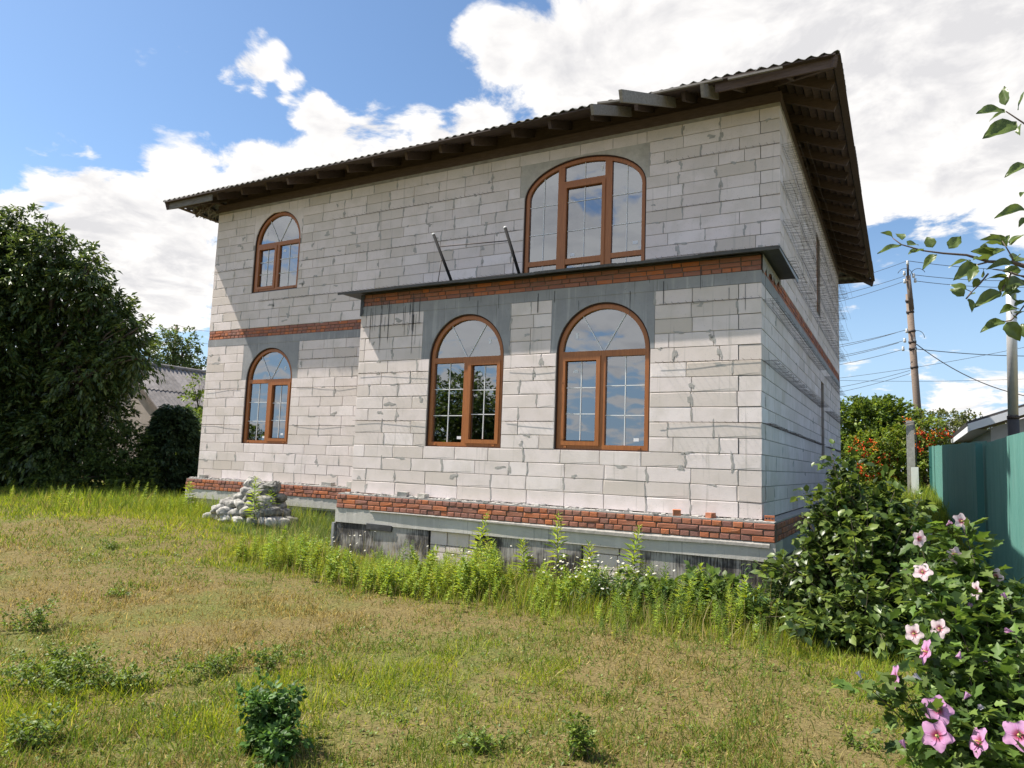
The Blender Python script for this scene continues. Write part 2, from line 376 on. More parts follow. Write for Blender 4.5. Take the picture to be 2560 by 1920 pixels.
    foliage('leaf'); foliage('leaf_gloss', .5, .3, .38); foliage('grass', .2, .4, .65); foliage('petal', .2, .35, .7)
    plain('bark', (.11,.085,.065), .95, 0, .35, 14); plain('bark_apple', (.13,.10,.085), .85, 0, .35, 40); plain('stem_green', (.10,.13,.045), .7, 0, .2, 30)
    # ground: dry soil, straw and short green, patchy
    m, nt, p = new_mat('lawn_soil'); g = G(nt); P = g.pos()
    a = g.noise(.55, 5, .62, P); b = g.noise(5.0, 5, .65, P); c_ = g.noise(38, 4, .7, P)
    dry = g.ramp(c_, [(.28, (.08,.06,.026)), (.5, (.165,.13,.055)), (.72, (.27,.215,.095))])
    grn = g.ramp(c_, [(.3, (.07,.075,.024)), (.7, (.19,.195,.06))])
    f = g.maprange(g.math('ADD', g.math('MULTIPLY', a, .7), g.math('MULTIPLY', b, .3)), .46, .60)
    nt.links.new(g.mix(f, dry, grn), p.inputs['Base Color']); p.inputs['Roughness'].default_value = 1; p.inputs['Specular IOR Level'].default_value = .1
    nt.links.new(g.bump(g.math('ADD', b, g.math('MULTIPLY', c_, .6)), .9, .03), p.inputs['Normal']); M['soil'] = m
    return M
M = make_materials()

# ------------------------------------------------------------------ ground
def build_ground():
    def axis(lo, hi, step, far):
        a = list(np.arange(lo, hi+1e-6, step)); s = step; l = lo; h = hi; pre = []; post = []
        while l > -far: s *= 1.35; l -= s; pre.append(l)
        s = step
        while h < far: s *= 1.35; h += s; post.append(h)
        return np.array(pre[::-1]+a+post)
    X = axis(-24, 8, .25, 900); Y = axis(-14, 30, .25, 900)
    gx, gy = np.meshgrid(X, Y, indexing='ij'); z = gz(gx, gy)
    near = (gx > -24) & (gx < 8) & (gy > -14) & (gy < 30)
    z = z + np.where(near, .035*(vnoise(gx, gy, 9, 3, 1.7)-.5), 0)
    V = np.stack([gx, gy, z], -1).reshape(-1, 3); ny = len(Y)
    i, j = np.meshgrid(np.arange(len(X)-1), np.arange(ny-1), indexing='ij'); a = (i*ny+j).ravel()
    o = link_mesh('ground', np_mesh('ground', V, np.stack([a, a+ny, a+ny+1, a+1], 1), M['soil'], smooth=True))
    tag(o, 'dry patchy lawn and soil around the unfinished house', 'ground', kind='structure')
build_ground()

# ------------------------------------------------------------------ the house
D = 1.652; XL = -12.6; XB = -6.6; YL = 12.7; ZB1 = 3.16; ZB2 = 3.366; ZT = ZB2+2.8
house = empty('unfinished_house', (-6.3, 6.5, -1.05), 'unfinished two storey house of pale aerated blocks with red brick bands', 'house')

def block_variants(L, H, dep, c, jit, n, chip):
    out = []
    for k in range(n):
        hx, hz = L/2, H/2
        ins = [[c, c] for _ in range(4)]
        if chip:
            q = random.randrange(4); s = random.choice([0, .008, .014, .022, .035]); ins[q] = [c+s, c+s*random.uniform(.3, 1)]
        corners = [(-1,-1),(1,-1),(1,1),(-1,1)]; fr = []; rg = []; bk = []
        for (sx, sz), (a, b) in zip(corners, ins):
            fr.append((sx*(hx-a)+random.uniform(-jit, jit), random.uniform(-jit, jit)*.6, sz*(hz-b)+random.uniform(-jit, jit)))
            rg.append((sx*hx, c*1.2, sz*hz)); bk.append((sx*hx, dep, sz*hz))
        v = fr+rg+bk
        f = [(0,1,2,3)] + [(i+4, (i+1) % 4+4, (i+1) % 4, i) for i in range(4)] + [(i+8, (i+1) % 4+8, (i+1) % 4+4, i+4) for i in range(4)]
        out.append((v, f))
    return out
BLK = block_variants(.6, .2, .28, .0025, .0012, 10, True)
BRL = block_variants(.25, .065, .11, .005, .003, 6, True)
BRS = block_variants(.12, .065, .11, .005, .003, 6, True)
MESHES = {}
def shared(kind, k, var, mat):
    key = (kind, k, id(var))
    if key not in MESHES:
        me = bpy.data.meshes.new(kind); me.from_pydata(var[k][0], [], var[k][1]); me.materials.append(mat); me.update(); MESHES[key] = me
    return MESHES[key]
class Pieces:
    """lays blocks or bricks; the first `limit` become objects, the rest one joined part"""
    def __init__(s, limit): s.n = 0; s.limit = limit
    def lay(s, kind, var, base, lst, face, gap, mat, parent, rest_parent):
        """lst of (u0,u1,z0,z1); face = ('x', Y) front wall or ('y', X) right-hand side wall"""
        mb = MB()
        for (u0, u1, z0, z1) in lst:
            k = random.randrange(len(var)); L0, H0 = base
            sx = max(.02, (u1-u0-gap))/L0; sz = (z1-z0-gap)/H0; uc = (u0+u1)/2; zc = (z0+z1)/2; d = random.uniform(-.0016, .0016)*(3 if kind == 'brick' else 1)
            if face[0] == 'x': loc = Vector((uc, face[1]+d, zc)); rot = 0.0
            else: loc = Vector((face[1]-d, uc, zc)); rot = math.pi/2
            if s.n < s.limit:
                o = bpy.data.objects.new(kind, shared(kind, k, var, mat)); COL.objects.link(o); attach(o, parent)
                o.location = loc; o.rotation_euler = (0, 0, rot); o.scale = (sx, 1, sz); s.n += 1
            else:
                T = Matrix.Translation(loc) @ Matrix.Rotation(rot, 4, 'Z') @ Matrix.Diagonal((sx, 1, sz, 1))
                mb.add([T @ Vector(p) for p in var[k][0]], var[k][1])
        if mb.v: tag(mb.build(kind+'_rest' if False else kind+'work', mat, rest_parent), kind='stuff')

def free_intervals(u0, u1, z, holes):
    cuts = [(u0, u1)]
    for (a, b, c, e) in holes:
        if not (c-.02 < z < e+.02): continue
        nx = []
        for (p, q) in cuts:
            if b <= p or a >= q: nx.append((p, q)); continue
            if a-p > .04: nx.append((p, a))
            if q-b > .04: nx.append((b, q))
        cuts = nx
    return cuts
def courses(u0, u1, z0, n, h, holes, L=.6, starts=None, from_right=True):
    out = []
    for k in range(n):
        za = z0+k*h; zb = za+h
        lo, hi = u0, u1
        if starts: lo, hi = starts(k, u0, u1)
        for (a, b) in free_intervals(lo, hi, (za+zb)/2, holes):
            off = [0, .30, .0, .24, .36, .06][k % 6] if L == .6 else random.uniform(0, L)
            x = b; first = True
            while x-a > .02:
                w = L if not (first and off > .1) else L-off
                if random.random() < .05 and L == .6: w *= random.choice([.5, .66])
                w = min(w, x-a)
                if x-w-a < .09: w = x-a if x-a < L*1.12 else (x-a)/2
                out.append((x-w, x, za, zb)); x -= w; first = False
    return out
def core_boxes(mb, u0, u1, z0, z1, holes, face, d0, d1):
    us = sorted({u0, u1, *[min(max(h[0], u0), u1) for h in holes], *[min(max(h[1], u0), u1) for h in holes]})
    zs = sorted({z0, z1, *[min(max(h[2], z0), z1) for h in holes], *[min(max(h[3], z0), z1) for h in holes]})
    for a, b in zip(us, us[1:]):
        for c, e in zip(zs, zs[1:]):
            uc, zc = (a+b)/2, (c+e)/2
            if any(h[0] < uc < h[1] and h[2] < zc < h[3] for h in holes): continue
            if face[0] == 'x': mb.box(a, b, face[1]+d0, face[1]+d1, c, e)
            else: mb.box(face[1]-d1, face[1]-d0, a, b, c, e)

# windows: (x0, x1, sill, spring, rise, sash side)
W = {'UL': (-11.28, -9.905, 4.19, 5.285, .69, 'L'), 'LL': (-11.235, -9.865, .805, 2.195, .685, 'R'),
     'B1': (-5.11, -3.765, .805, 2.20, .675, 'R'), 'B2': (-2.852, -1.472, .81, 2.205, .685, 'L'),
     'UC': (-4.36, -2.115, ZB2+.05, 5.30, .625, 'C')}
GAP = .016
def opening(w): return (w[0]-GAP, w[1]+GAP, w[2]-GAP, w[3])
PAN = {'UL': (-11.34, -9.85, 5.285, 6.0), 'LL': (-11.39, -9.70, 2.195, 3.0), 'B1': (-5.28, -3.65, 2.20, 3.0), 'B2': (-2.96, -1.40, 2.205, 3.0), 'UC': (-4.47, -2.05, 5.30, 6.0)}
def arch_panel(key, Y, dep, mat, parent, name='arch_lintel'):
    x0, x1, zs, zt = PAN[key]; w = W[key]; cx = (w[0]+w[1])/2; a = (w[1]-w[0])/2+GAP; b = w[4]+GAP
    xs = [x0] + [cx - a*math.cos(math.pi*i/30) for i in range(31)] + [x1]
    zl = [zs] + [w[3] + b*math.sin(math.pi*i/30) for i in range(31)] + [zs]
    mb = MB(); vs = []
    n = len(xs)
    for y in (Y, Y+dep):
        vs += [(x, y, z) for x, z in zip(xs, zl)] + [(x, y, zt) for x in xs]
    f = []
    for i in range(n-1):
        f += [(i, i+1, n+i+1, n+i), (2*n+i+1, 2*n+i, 3*n+i, 3*n+i+1), (i, 2*n+i, 2*n+i+1, i+1), (n+i, n+i+1, 3*n+i+1, 3*n+i)]
    f += [(0, n, 3*n, 2*n), (n-1, 3*n-1, 4*n-1, 2*n-1)]
    mb.add(vs, f); return mb.build(name, mat, parent)

def arch_path(x0, x1, z0, zs, rise, n=28):
    cx = (x0+x1)/2; a = (x1-x0)/2
    return [(x0, z0)] + [(cx - a*math.cos(math.pi*i/n), zs + rise*math.sin(math.pi*i/n)) for i in range(n+1)] + [(x1, z0)]
def ring(mb, P, Q, y0, y1):
    n = len(P)
    vs = [(x, y0, z) for x, z in P] + [(x, y0, z) for x, z in Q] + [(x, y1, z) for x, z in P] + [(x, y1, z) for x, z in Q]
    f = []
    for i in range(n):
        j = (i+1) % n
        f += [(i, j, n+j, n+i), (n+i, n+j, 3*n+j, 3*n+i), (2*n+i, 2*n+j, j, i), (3*n+i, 3*n+j, 2*n+j, 2*n+i)]
    mb.add(vs, f)
def arch_clip(P, xa, xb, za):
    """part of an arch-topped outline between xa..xb above za"""
    top = [(x, z) for x, z in P[1:-1] if xa < x < xb]
    def zat(x):
        for (p, q) in zip(P[1:-1], P[2:-1]):
            if p[0] <= x <= q[0]: return p[1] + (q[1]-p[1])*(x-p[0])/max(1e-6, q[0]-p[0])
        return za
    return [(xa, za), (xa, max(zat(xa), za+.002))] + top + [(xb, max(zat(xb), za+.002)), (xb, za)]
def poly(mb, P, y): n = len(mb.v); mb.v += [(x, y, z) for x, z in P]; mb.f.append(tuple(range(n, n+len(P)))[::-1]); mb.sm.append(False)

def build_window(key, Y):
    x0, x1, z0, zs, rise, sash = W[key]; fw = .068; y0 = Y+.045; y1 = Y+.115; yp = Y+.085
    mb = MB()
    P = arch_path(x0, x1, z0, zs, rise); Q = arch_path(x0+fw, x1-fw, z0+fw, zs, rise-fw); ring(mb, P, Q, y0, y1)
    gapm = MB(); ring(gapm, arch_path(x0-GAP+.001, x1+GAP-.001, z0-GAP+.001, zs, rise+GAP-.001), arch_path(x0+.004, x1-.004, z0+.004, zs, rise-.004), Y+.022, Y+.16)
    panes = []; bars = []; sashes = []; stick = []; clips = []
    if key != 'UC':
        zt0, zt1 = zs-.075, zs+.012; xm = x0+(x1-x0)*.5; mw = .045
        mb.box(x0+fw, x1-fw, y0+.002, y1-.002, zt0, zt1); mb.box(xm-mw, xm+mw, y0+.002, y1-.002, z0+fw, zt0)
        cells = [(x0+fw, xm-mw), (xm+mw, x1-fw)]
        for i, (a, b) in enumerate(cells):
            c, e = z0+fw, zt0
            if (sash == 'L' and i == 0) or (sash == 'R' and i == 1):
                s = .06; sashes.append((a-.012, b+.012, c-.012, e+.012, s)); a += s; b -= s; c += s; e -= s
            panes.append([(a, c), (a, e), (b, e), (b, c)])
            xc = (a+b)/2; bars.append(((xc, c), (xc, e)))
            for q in (1/3, 2/3): bars.append(((a, c+(e-c)*q), (b, c+(e-c)*q)))
            if i == 0: stick.append((a+.10, e-.16, .075, .045) if key in ('B2',) else (b-.10, c+.05, .075, .045))
            else: stick.append((a+.09, e-.15, .075, .045) if key in ('B1', 'UL') else (b-.16, c+.06, .075, .045))
        T = arch_clip(Q, x0+fw+.0005, x1-fw-.0005, zt1); panes.append(T)
        xc = (x0+x1)/2; r = (x1-x0)/2-fw
        for sgn in (-1, 1): bars.append(((xc+sgn*.012, zt1), (xc+sgn*r*.52, zs+(rise-fw)*.852)))
        stick.append((xc+r*.62, zt1+.20, .04, .075) if key in ('B1', 'LL') else (xc-r*.70, zt1+.20, .04, .075))
        clips = [x0+.12, x1-.16]
    else:
        ma, mb_ = (-3.73, -3.61), (-2.845, -2.72); zl = 4.075
        for a, b in (ma, mb_):
            za = zs + (rise-fw)*math.sqrt(max(0, 1-(((a+b)/2-(x0+x1)/2)/((x1-x0)/2-fw))**2))
            mb.box(a, b, y0+.002, y1-.002, z0+fw, za+.02)
        mb.box(x0+fw, ma[0], y0+.003, y1-.003, zl, zl+.085); mb.box(mb_[1], x1-fw, y0+.003, y1-.003, zl, zl+.085)
        mb.box(ma[1], mb_[0], y0+.003, y1-.003, 5.475, 5.55)
        for (a, b) in ((x0+fw, ma[0]), (mb_[1], x1-fw)):
            panes.append([(a, z0+fw), (a, zl), (b, zl), (b, z0+fw)]); panes.append(arch_clip(Q, a+.0005, b-.0005, zl+.085))
            xc = (a+b)/2; zu = panes[-1]; top = max(z for x, z in zu if abs(x-xc) < .25)
            za = zs + (rise-fw)*math.sqrt(max(0, 1-((xc-(x0+x1)/2)/((x1-x0)/2-fw))**2))
            bars += [((xc, z0+fw), (xc, zl)), ((xc, zl+.085), (xc, za)), ((a, 4.65), (b, 4.65)), ((a, 5.17), (b, 5.17))]
        a, b = ma[1], mb_[0]; s = .062
        sashes.append((a-.012, b+.012, z0+fw-.01, 5.485, s)); mb.box(a, b, y0-.008, y1-.006, zl-.03, zl+.07)
        panes += [[(a+s, z0+fw+s), (a+s, zl-.03), (b-s, zl-.03), (b-s, z0+fw+s)], [(a+s, zl+.07), (a+s, 5.475-s), (b-s, 5.475-s), (b-s, zl+.07)], arch_clip(Q, a+.0005, b-.0005, 5.55)]
        xc = (a+b)/2; za = zs+rise-fw
        bars += [((xc, z0+fw+s), (xc, zl-.03)), ((xc, zl+.07), (xc, 5.475-s)), ((xc, 5.55), (xc, za)), ((a+s, 4.65), (b-s, 4.65)), ((a+s, 5.17), (b-s, 5.17))]
        stick = [(a+s+.07, zl+.12, .08, .05), (x1-fw-.16, 4.28, .09, .05), (b-.09, 5.66, .04, .09), (x0+fw+.05, 3.93, .08, .055), (b-s-.16, 3.93, .08, .055)]
    fr = mb.build('window', M['frame'], house)
    gapm.build('frame_seal', M['gap'], fr)
    for (a, b, c, e, s) in sashes:
        m2 = MB(); ring(m2, [(a, c), (a, e), (b, e), (b, c)], [(a+s, c+s), (a+s, e-s), (b-s, e-s), (b-s, c+s)], y0-.014, y1+.004); m2.build('sash', M['frame'], fr)
    for T in panes:
        m2 = MB(); poly(m2, T, yp); m2.build('pane', M['glass'], fr)
    for (p, q) in bars:
        m2 = MB(); m2.beam((p[0], yp-.007, p[1]), (q[0], yp-.007, q[1]), .011, .010, (0, 1, 0)); m2.build('glazing_bar', M['bar_white'], fr)
    for (a, c, w_, h_) in stick:
        m2 = MB(); m2.box(a, a+w_, yp-.004, yp-.002, c, c+h_); m2.build('sticker', M['sticker'], fr)
    for x in clips:
        m2 = MB(); m2.box(x, x+.045, y0-.012, y0-.0005, z0+.018, z0+.045); m2.build('drain_cap', M['frame'], fr)
    if key != 'UC':
        m2 = MB(); m2.box(x0+.01, x1-.01, Y+.03, Y+.12, z0-GAP+.0005, z0-.001); m2.build('sill_strip', M['bar_white'], fr)

def smears(lst, face, n, mb, big=1.0, holes=()):
    for (u0, u1, z0, z1) in random.sample(lst, min(n, len(lst))):
        t = random.random()
        if t < .62: cu, cz, ru, rz = u0, (z0+z1)/2+random.uniform(-.02, .02), random.uniform(.012, .034)*big, random.uniform(.07, .105)
        elif t < .85: cu, cz, ru, rz = random.uniform(u0+.05, u1-.05) if u1-u0 > .12 else u0, z0, random.uniform(.03, .10)*big, random.uniform(.012, .03)
        else: cu, cz, ru, rz = random.uniform(u0, u1), random.uniform(z0, z1), random.uniform(.03, .11)*big, random.uniform(.02, .05)*big
        if any(h[0]-ru*1.4 < cu < h[1]+ru*1.4 and h[2]-rz*1.4 < cz < h[3]+rz*1.4 for h in holes): continue
        n_ = 13; vs = []; ph = random.random()*6.3; qs = [random.uniform(.55, 1.05)*(1+.45*math.sin(2*2*math.pi*k/13+ph)+.3*math.sin(3*2*math.pi*k/13+2*ph)) for k in range(n_)]
        for dd in (-.003, .004):
            for k in range(n_):
                a = 2*math.pi*k/n_; q = qs[k]
                u = cu+math.cos(a)*ru*q; z = cz+math.sin(a)*rz*q
                vs.append((u, face[1]+dd, z) if face[0] == 'x' else (face[1]-dd, u, z))
        mb.add(vs, [tuple(range(n_))[::-1]] + [(k, (k+1) % n_, n_+(k+1) % n_, n_+k) for k in range(n_)])

def mesh_strip(name, face, u0, u1, z, out, pitch, parent, rails=1, wob=.008):
    """welded wire mesh left sticking out of a bed joint"""
    mb = MB(); r = .0023
    def P(u, d, zz): return (u, face[1]-d, zz) if face[0] == 'x' else (face[1]+d, u, zz)
    u = u0+random.uniform(0, pitch)
    while u < u1:
        o = out*random.uniform(.75, 1.1); dz = random.uniform(-wob, wob)
        mb.tube([P(u, -.02, z), P(u+random.uniform(-.006, .006), o, z+dz)], r, 3, False); u += pitch*random.uniform(.93, 1.07)
    for k in range(rails):
        d = out*(.15+.42*k); n = max(2, int((u1-u0)/.35)); ph = random.random()*6
        mb.tube([P(u0+(u1-u0)*i/n, d+.008*math.sin(i*1.3+ph), z+wob*.8*math.sin(i*.9+ph+k)) for i in range(n+1)], r, 3, False)
    return mb.build(name, M['wire'], parent)

def build_house():
    bl = Pieces(300); br = Pieces(300)
    ob = {k: opening(w) for k, w in W.items()}
    # --- bay front (ground floor, stands forward)
    holes = [ob['B1'], ob['B2'], PAN['B1'], PAN['B2']]
    mb = MB(); core_boxes(mb, XB+.012, -.012, 0, 3.0, holes, ('x', 0), .012, .30); mb.box(XB+.012, XB+.30, .30, D, 0, 3.0)
    bay = mb.build('bay_wall', M['mortar'], house)
    L = courses(XB, 0, 0, 15, .2, holes, starts=lambda k, a, b: (a, b if k % 2 else b-.285))
    L = [(min(u0, u0), u1, z0, z1) for (u0, u1, z0, z1) in L]
    # the block ends that show on odd courses at the corner come from the side wall
    fL = ('x', 0); bl.lay('block', BLK, (.6, .2), L, fL, .009, M['block'], bay, house)
    # --- main wall, ground floor left
    holes2 = [ob['LL'], PAN['LL']]
    mb = MB(); core_boxes(mb, XL+.012, XB+.012, 0, 3.0, holes2, ('x', D), .012, .30); mb.box(XL+.012, XL+.30, D+.30, YL-.02, 0, 3.0)
    low = mb.build('lower_wall', M['mortar'], house)
    L2 = courses(XL, XB, 0, 15, .2, holes2); bl.lay('block', BLK, (.6, .2), L2, ('x', D), .009, M['block'], low, house)
    # --- main wall, upper floor
    holes3 = [ob['UL'], PAN['UL'], ob['UC'], PAN['UC']]
    mb = MB(); core_boxes(mb, XL+.012, -.012, ZB2, ZT, holes3, ('x', D), .012, .30); mb.box(XL+.012, XL+.30, D+.30, YL-.02, ZB2, ZT)
    mb.box(XL+.30, -.012, YL-.3, YL-.02, 0, ZT)
    upp = mb.build('upper_wall', M['mortar'], house)
    L3 = courses(XL, 0, ZB2, 14, .2, holes3, starts=lambda k, a, b: (a, b if k % 2 else b-.285))
    L3.sort(key=lambda q: -q[1]); bl.lay('block', BLK, (.6, .2), L3, ('x', D), .009, M['block'], upp, house)
    # --- right-hand side wall
    sw = [(6.76, 7.52, 4.03, 5.73), (7.40, 8.08, .89, 2.63)]
    mb = MB(); core_boxes(mb, .012, YL-.02, 0, 3.0, [sw[1]], ('y', 0), .012, .30); core_boxes(mb, D+.012, YL-.02, ZB2, ZT, [sw[0]], ('y', 0), .012, .30)
    side = mb.build('side_wall', M['mortar'], house)
    Ls = courses(0, YL, 0, 15, .2, [sw[1]], starts=lambda k, a, b: (a+.285 if k % 2 else a, b))
    Ls += courses(D, YL, ZB2, 14, .2, [sw[0]], starts=lambda k, a, b: (a+.285 if k % 2 else a, b))
    bl.lay('block', BLK, (.6, .2), Ls, ('y', 0), .009, M['block'], side, house)
    for (a, b, c, e) in sw:
        m2 = MB(); ring(m2, [(a, c), (a, e), (b, e), (b, c)], [(a+.07, c+.07), (a+.07, e-.07), (b-.07, e-.07), (b-.07, c+.07)], .06, .13)
        m2.v = [(-y, x, z) for x, y, z in m2.v]; m2.f = [f[::-1] for f in m2.f]
        w = m2.build('window', M['frame'], house); m3 = MB(); m3.add([(-.10, a+.07, c+.07), (-.10, b-.07, c+.07), (-.10, b-.07, e-.07), (-.10, a+.07, e-.07)], [(0,1,2,3)]); m3.build('pane', M['glass'], w)
    # --- smeared mortar on joints
    mb = MB(); wb = [(w[0]-.02, w[1]+.02, w[2]-.02, w[3]+w[4]+.02) for w in W.values()]; ed = [(-1, .0, -1, 9), (.0, 1, -1, 9)]
    smears(L, ('x', 0), 120, mb, 1, wb[2:4]+ed[1:]+[(-9, XB, -1, 9)]); smears(L2, ('x', D), 70, mb, 1, [wb[1], (XB, 0, -1, 9), (-19, XL, -1, 9)]); smears(L3, ('x', D), 220, mb, 1, [wb[0], wb[4], (0, 1, -1, 9), (-19, XL, -1, 9)]); smears(Ls, ('y', 0), 110, mb, 1.2, [(-1, .03, -1, 9), (-1, D+.03, 3.3, 9)]+sw)
    tag(mb.build('mortar_smears', M['smear'], house), kind='stuff')
    # --- concrete over the arches, ring beams
    for k in ('B1', 'B2'): arch_panel(k, .002, .29, M['concrete'], house)
    arch_panel('LL', D+.002, .29, M['concrete'], house)
    arch_panel('UL', D+.004, .29, M['block'], house); arch_panel('UC', D+.004, .29, M['patch'], house)
    mb = MB(); mb.box(XB, 0, -.004, .30, 3.0, ZB1); mb.build('ring_beam', M['concrete'], house)
    mb = MB(); mb.box(-.30, .005, .302, YL, 3.0, ZB1); mb.build('ring_beam', M['concrete'], house)
    mb = MB(); mb.box(XL, XB-.001, D-.003, D+.30, 3.0, ZB1); mb.build('ring_beam', M['concrete'], house)
    # --- brick bands
    def band(name, u0, u1, zlist, face, kinds, lay_depth=.012):
        mb = MB()
        if face[0] == 'x': mb.box(u0+.004, u1-.004, face[1]+lay_depth, face[1]+.25, zlist[0], zlist[-1])
        else: mb.box(face[1]-.25, face[1]-lay_depth, u0+.004, u1-.004, zlist[0], zlist[-1])
        core = mb.build(name, M['brick_mortar'], house)
        for i, (za, zb) in enumerate(zip(zlist, zlist[1:])):
            x = u1; lst_l = []; lst_s = []
            kd = kinds[i % len(kinds)]
            first = True
            while x-u0 > .05:
                if kd == 'H': w = .128 if not (x < u0+.5 or first) else random.choice([.128, .26])
                elif kd == 'S': w = .26 if random.random() < .82 else .13
                else: w = random.choice([.26, .13, .26])
                if first and i % 2: w = .19 if kd == 'H' else .13
                w *= random.uniform(.93, 1.06)
                w = min(w, x-u0)
                (lst_s if w < .17 else lst_l).append((x-w, x, za, zb)); x -= w; first = False
            g = .013
            br.lay('brick', BRS, (.12, .065), lst_s, face, g, M['brick'], core, house)
            br.lay('brick', BRL, (.25, .065), lst_l, face, g, M['brick'], core, house)
        return core
    zc = [-.255, -.181, -.106, -.03]
    YP = -.20; XR = .185
    band('brick_plinth', -6.72, XR, zc, ('x', YP), ['H', 'S', 'H'])
    band('brick_plinth', -12.72, -6.725, zc, ('x', D+YP), ['H', 'S', 'H'])
    z3 = [ZB1+i*(ZB2-ZB1)/3 for i in range(4)]
    band('brick_band', XL, XB-.002, z3, ('x', D), ['H', 'H', 'S'])
    band('brick_band', XB, 0, z3, ('x', .0), ['M', 'S', 'M'])
    band('brick_plinth', YP+.122, YL, zc, ('y', XR), ['H', 'S', 'H'])
    band('brick_band', .05, YL, z3, ('y', 0), ['S', 'H', 'S'])
    # mortar crumbs on the plinth ledge
    mb = MB()
    for (x0, x1, yy) in ((-6.7, .1, 0), (-12.65, -6.75, D)):
        mb.box(x0, x1, yy-.185, yy+.02, -.035, -.012)
        for k in range(int((x1-x0)*26)):
            x = random.uniform(x0, x1); y = yy-random.uniform(.01, .17); s = random.uniform(.008, .03)
            mb.box(x-s, x+s*1.4, y-s, y+s, -.014, -.014+s*random.uniform(.4, 1.1), s*.3)
    mb.box(-.02, .17, .1, YL, -.035, -.012); mb.box(.1, .17, -.185, .1, -.035, -.012)
    tag(mb.build('mortar_ledge', M['smear'], house), kind='stuff')
    # --- foundation: ring beam, bitumen blocks, pale infill
    mb = MB(); mb.box(-6.74, XR+.0, -.185, .4, -.485, -.256); f1 = mb.build('foundation_beam', M['concrete2'], house)
    mb = MB(); mb.box(-.3, XR-.005, .402, YL, -.485, -.256); mb.build('foundation_beam', M['concrete'], house)
    mb = MB(); mb.box(-12.72, -6.742, D-.185, D+.4, -.45, -.256); mb.build('foundation_beam', M['concrete2'], house)
    for (a, b, yy, kind) in ((-6.74, -4.86, -.165, 'bitumen'), (-4.03, -3.22, -.155, 'bitumen'), (-3.21, -2.33, -.165, 'bitumen'), (-1.49, -.215, -.16, 'bitumen'), (-.21, XR-.005, -.15, 'bitumen')):
        mb = MB(); mb.box(a, b, yy, .4, -1.5, -.486); mb.build('foundation_block', M[kind], house)
    mb = MB(); mb.box(XR-.35, XR-.012, .402, YL, -1.6, -.486); mb.build('foundation_block', M['bitumen'], house)
    mb = MB(); mb.box(-6.79, -6.742, -.20, .1, -1.5, -.50); mb.build('corner_slab', M['concrete'], house)
    # pale infill blocks between them
    for (a, b) in ((-4.85, -4.04), (-2.32, -1.50)):
        mb = MB(); mb.box(a, b, -.10, .3, -1.5, -.49); c = mb.build('infill', M['mortar'], house)
        z = -.495
        while z > -1.4:
            h = random.choice([.10, .19, .21]); x = a+.005
            while b-x > .03:
                w = min(random.uniform(.22, .55), b-x)
                if b-x-w < .08: w = b-x
                m2 = MB(); m2.box(x+.008, x+w-.008, -.135+random.uniform(-.01, .01), .2, z-h+.014, z, .003); m2.build('infill_block', M['block'], c); x += w
            z -= h
    mb = MB(); mb.box(-12.65, -6.745, D-.14, D+.4, -1.4, -.451); mb.build('foundation_block', M['concrete2'], house)
    mb = MB(); mb.box(-12.70, -12.42, D-.17, D+.3, -1.4, -.4515); mb.build('foundation_pier', M['mortar'], house)
    mb = MB(); mb.box(-11.4, -6.75, D-.15, D+.3, -1.4, -.49); mb.build('foundation_block', M['bitumen'], house)
    # roofing felt lip drooping from under the bricks
    mb = MB(); n = 46; vs = []
    for i in range(n+1):
        t = i/n; x = -6.0+6.12*t; dr = .012+.055*sstep(.1, .75, t)*(.65+.5*vnoise(t*9, 2.1, 5, 3)) ; ou = .004+.022*vnoise(t*7, .3, 8, 3)
        vs += [(x, -.186, -.258), (x, -.20-ou, -.262-dr*.35), (x, -.202-ou*.9, -.262-dr)]
    mb.add(vs, [(i*3+a, (i+1)*3+a, (i+1)*3+a+1, i*3+a+1) for i in range(n) for a in (0, 1)]); mb.build('felt_lip', M['torn_felt'], house)
    mb = MB(); mb.box(-6.05, -5.55, -.20, -.16, -.56, -.475, .012); mb.build('felt_scrap', M['dark_flash'], house)
    # --- floors inside, so that the windows look into dark rooms
    mb = MB(); mb.box(XL+.3, -.3, D+.3, YL-.3, -.25, -.05); mb.box(XB+.3, -.3, .3, D+.3, -.25, -.05); mb.build('floor_slab', M['interior'], house)
    mb = MB(); mb.box(XL+.3, -.3, D+.3, YL-.3, 3.0, 3.2); mb.box(XB+.3, -.3, .3, D+.3, 3.0, 3.2); mb.build('floor_slab', M['interior'], house)
    mb = MB(); mb.box(-6.7, -6.5, D+.3, YL-.3, -.05, ZT); mb.box(XL+.3, -.3, 6.0, 6.15, -.05, 3.0); mb.box(XL+.3, -.3, 5.4, 5.55, 3.2, ZT); mb.build('partition', M['interior'], house)
    # --- windows
    for k in ('UL', 'LL', 'UC'): build_window(k, D)
    for k in ('B1', 'B2'): build_window(k, 0)
    # --- wire mesh in the bed joints
    for z, a, b in ((2.8, -1.35, 0), (2.0, -1.4, 0), (1.2, -1.4, 0), (2.0, -3.7, -2.9), (1.2, -3.7, -2.9), (2.0, XB, -5.2), (1.2, XB, -5.2), (2.8, XB, -5.3)):
        mesh_strip('wire_mesh', ('x', 0), a+.02, b-.01, z, random.uniform(.10, .13), .095, house)
    for z, a, b in ((2.0, -9.7, XB), (1.2, -9.7, XB), (2.6, -9.6, XB), (2.0, XL, -11.4), (1.2, XL, -11.4)):
        mesh_strip('wire_mesh', ('x', D), a, b-.01, z, random.uniform(.05, .10), .12, house)
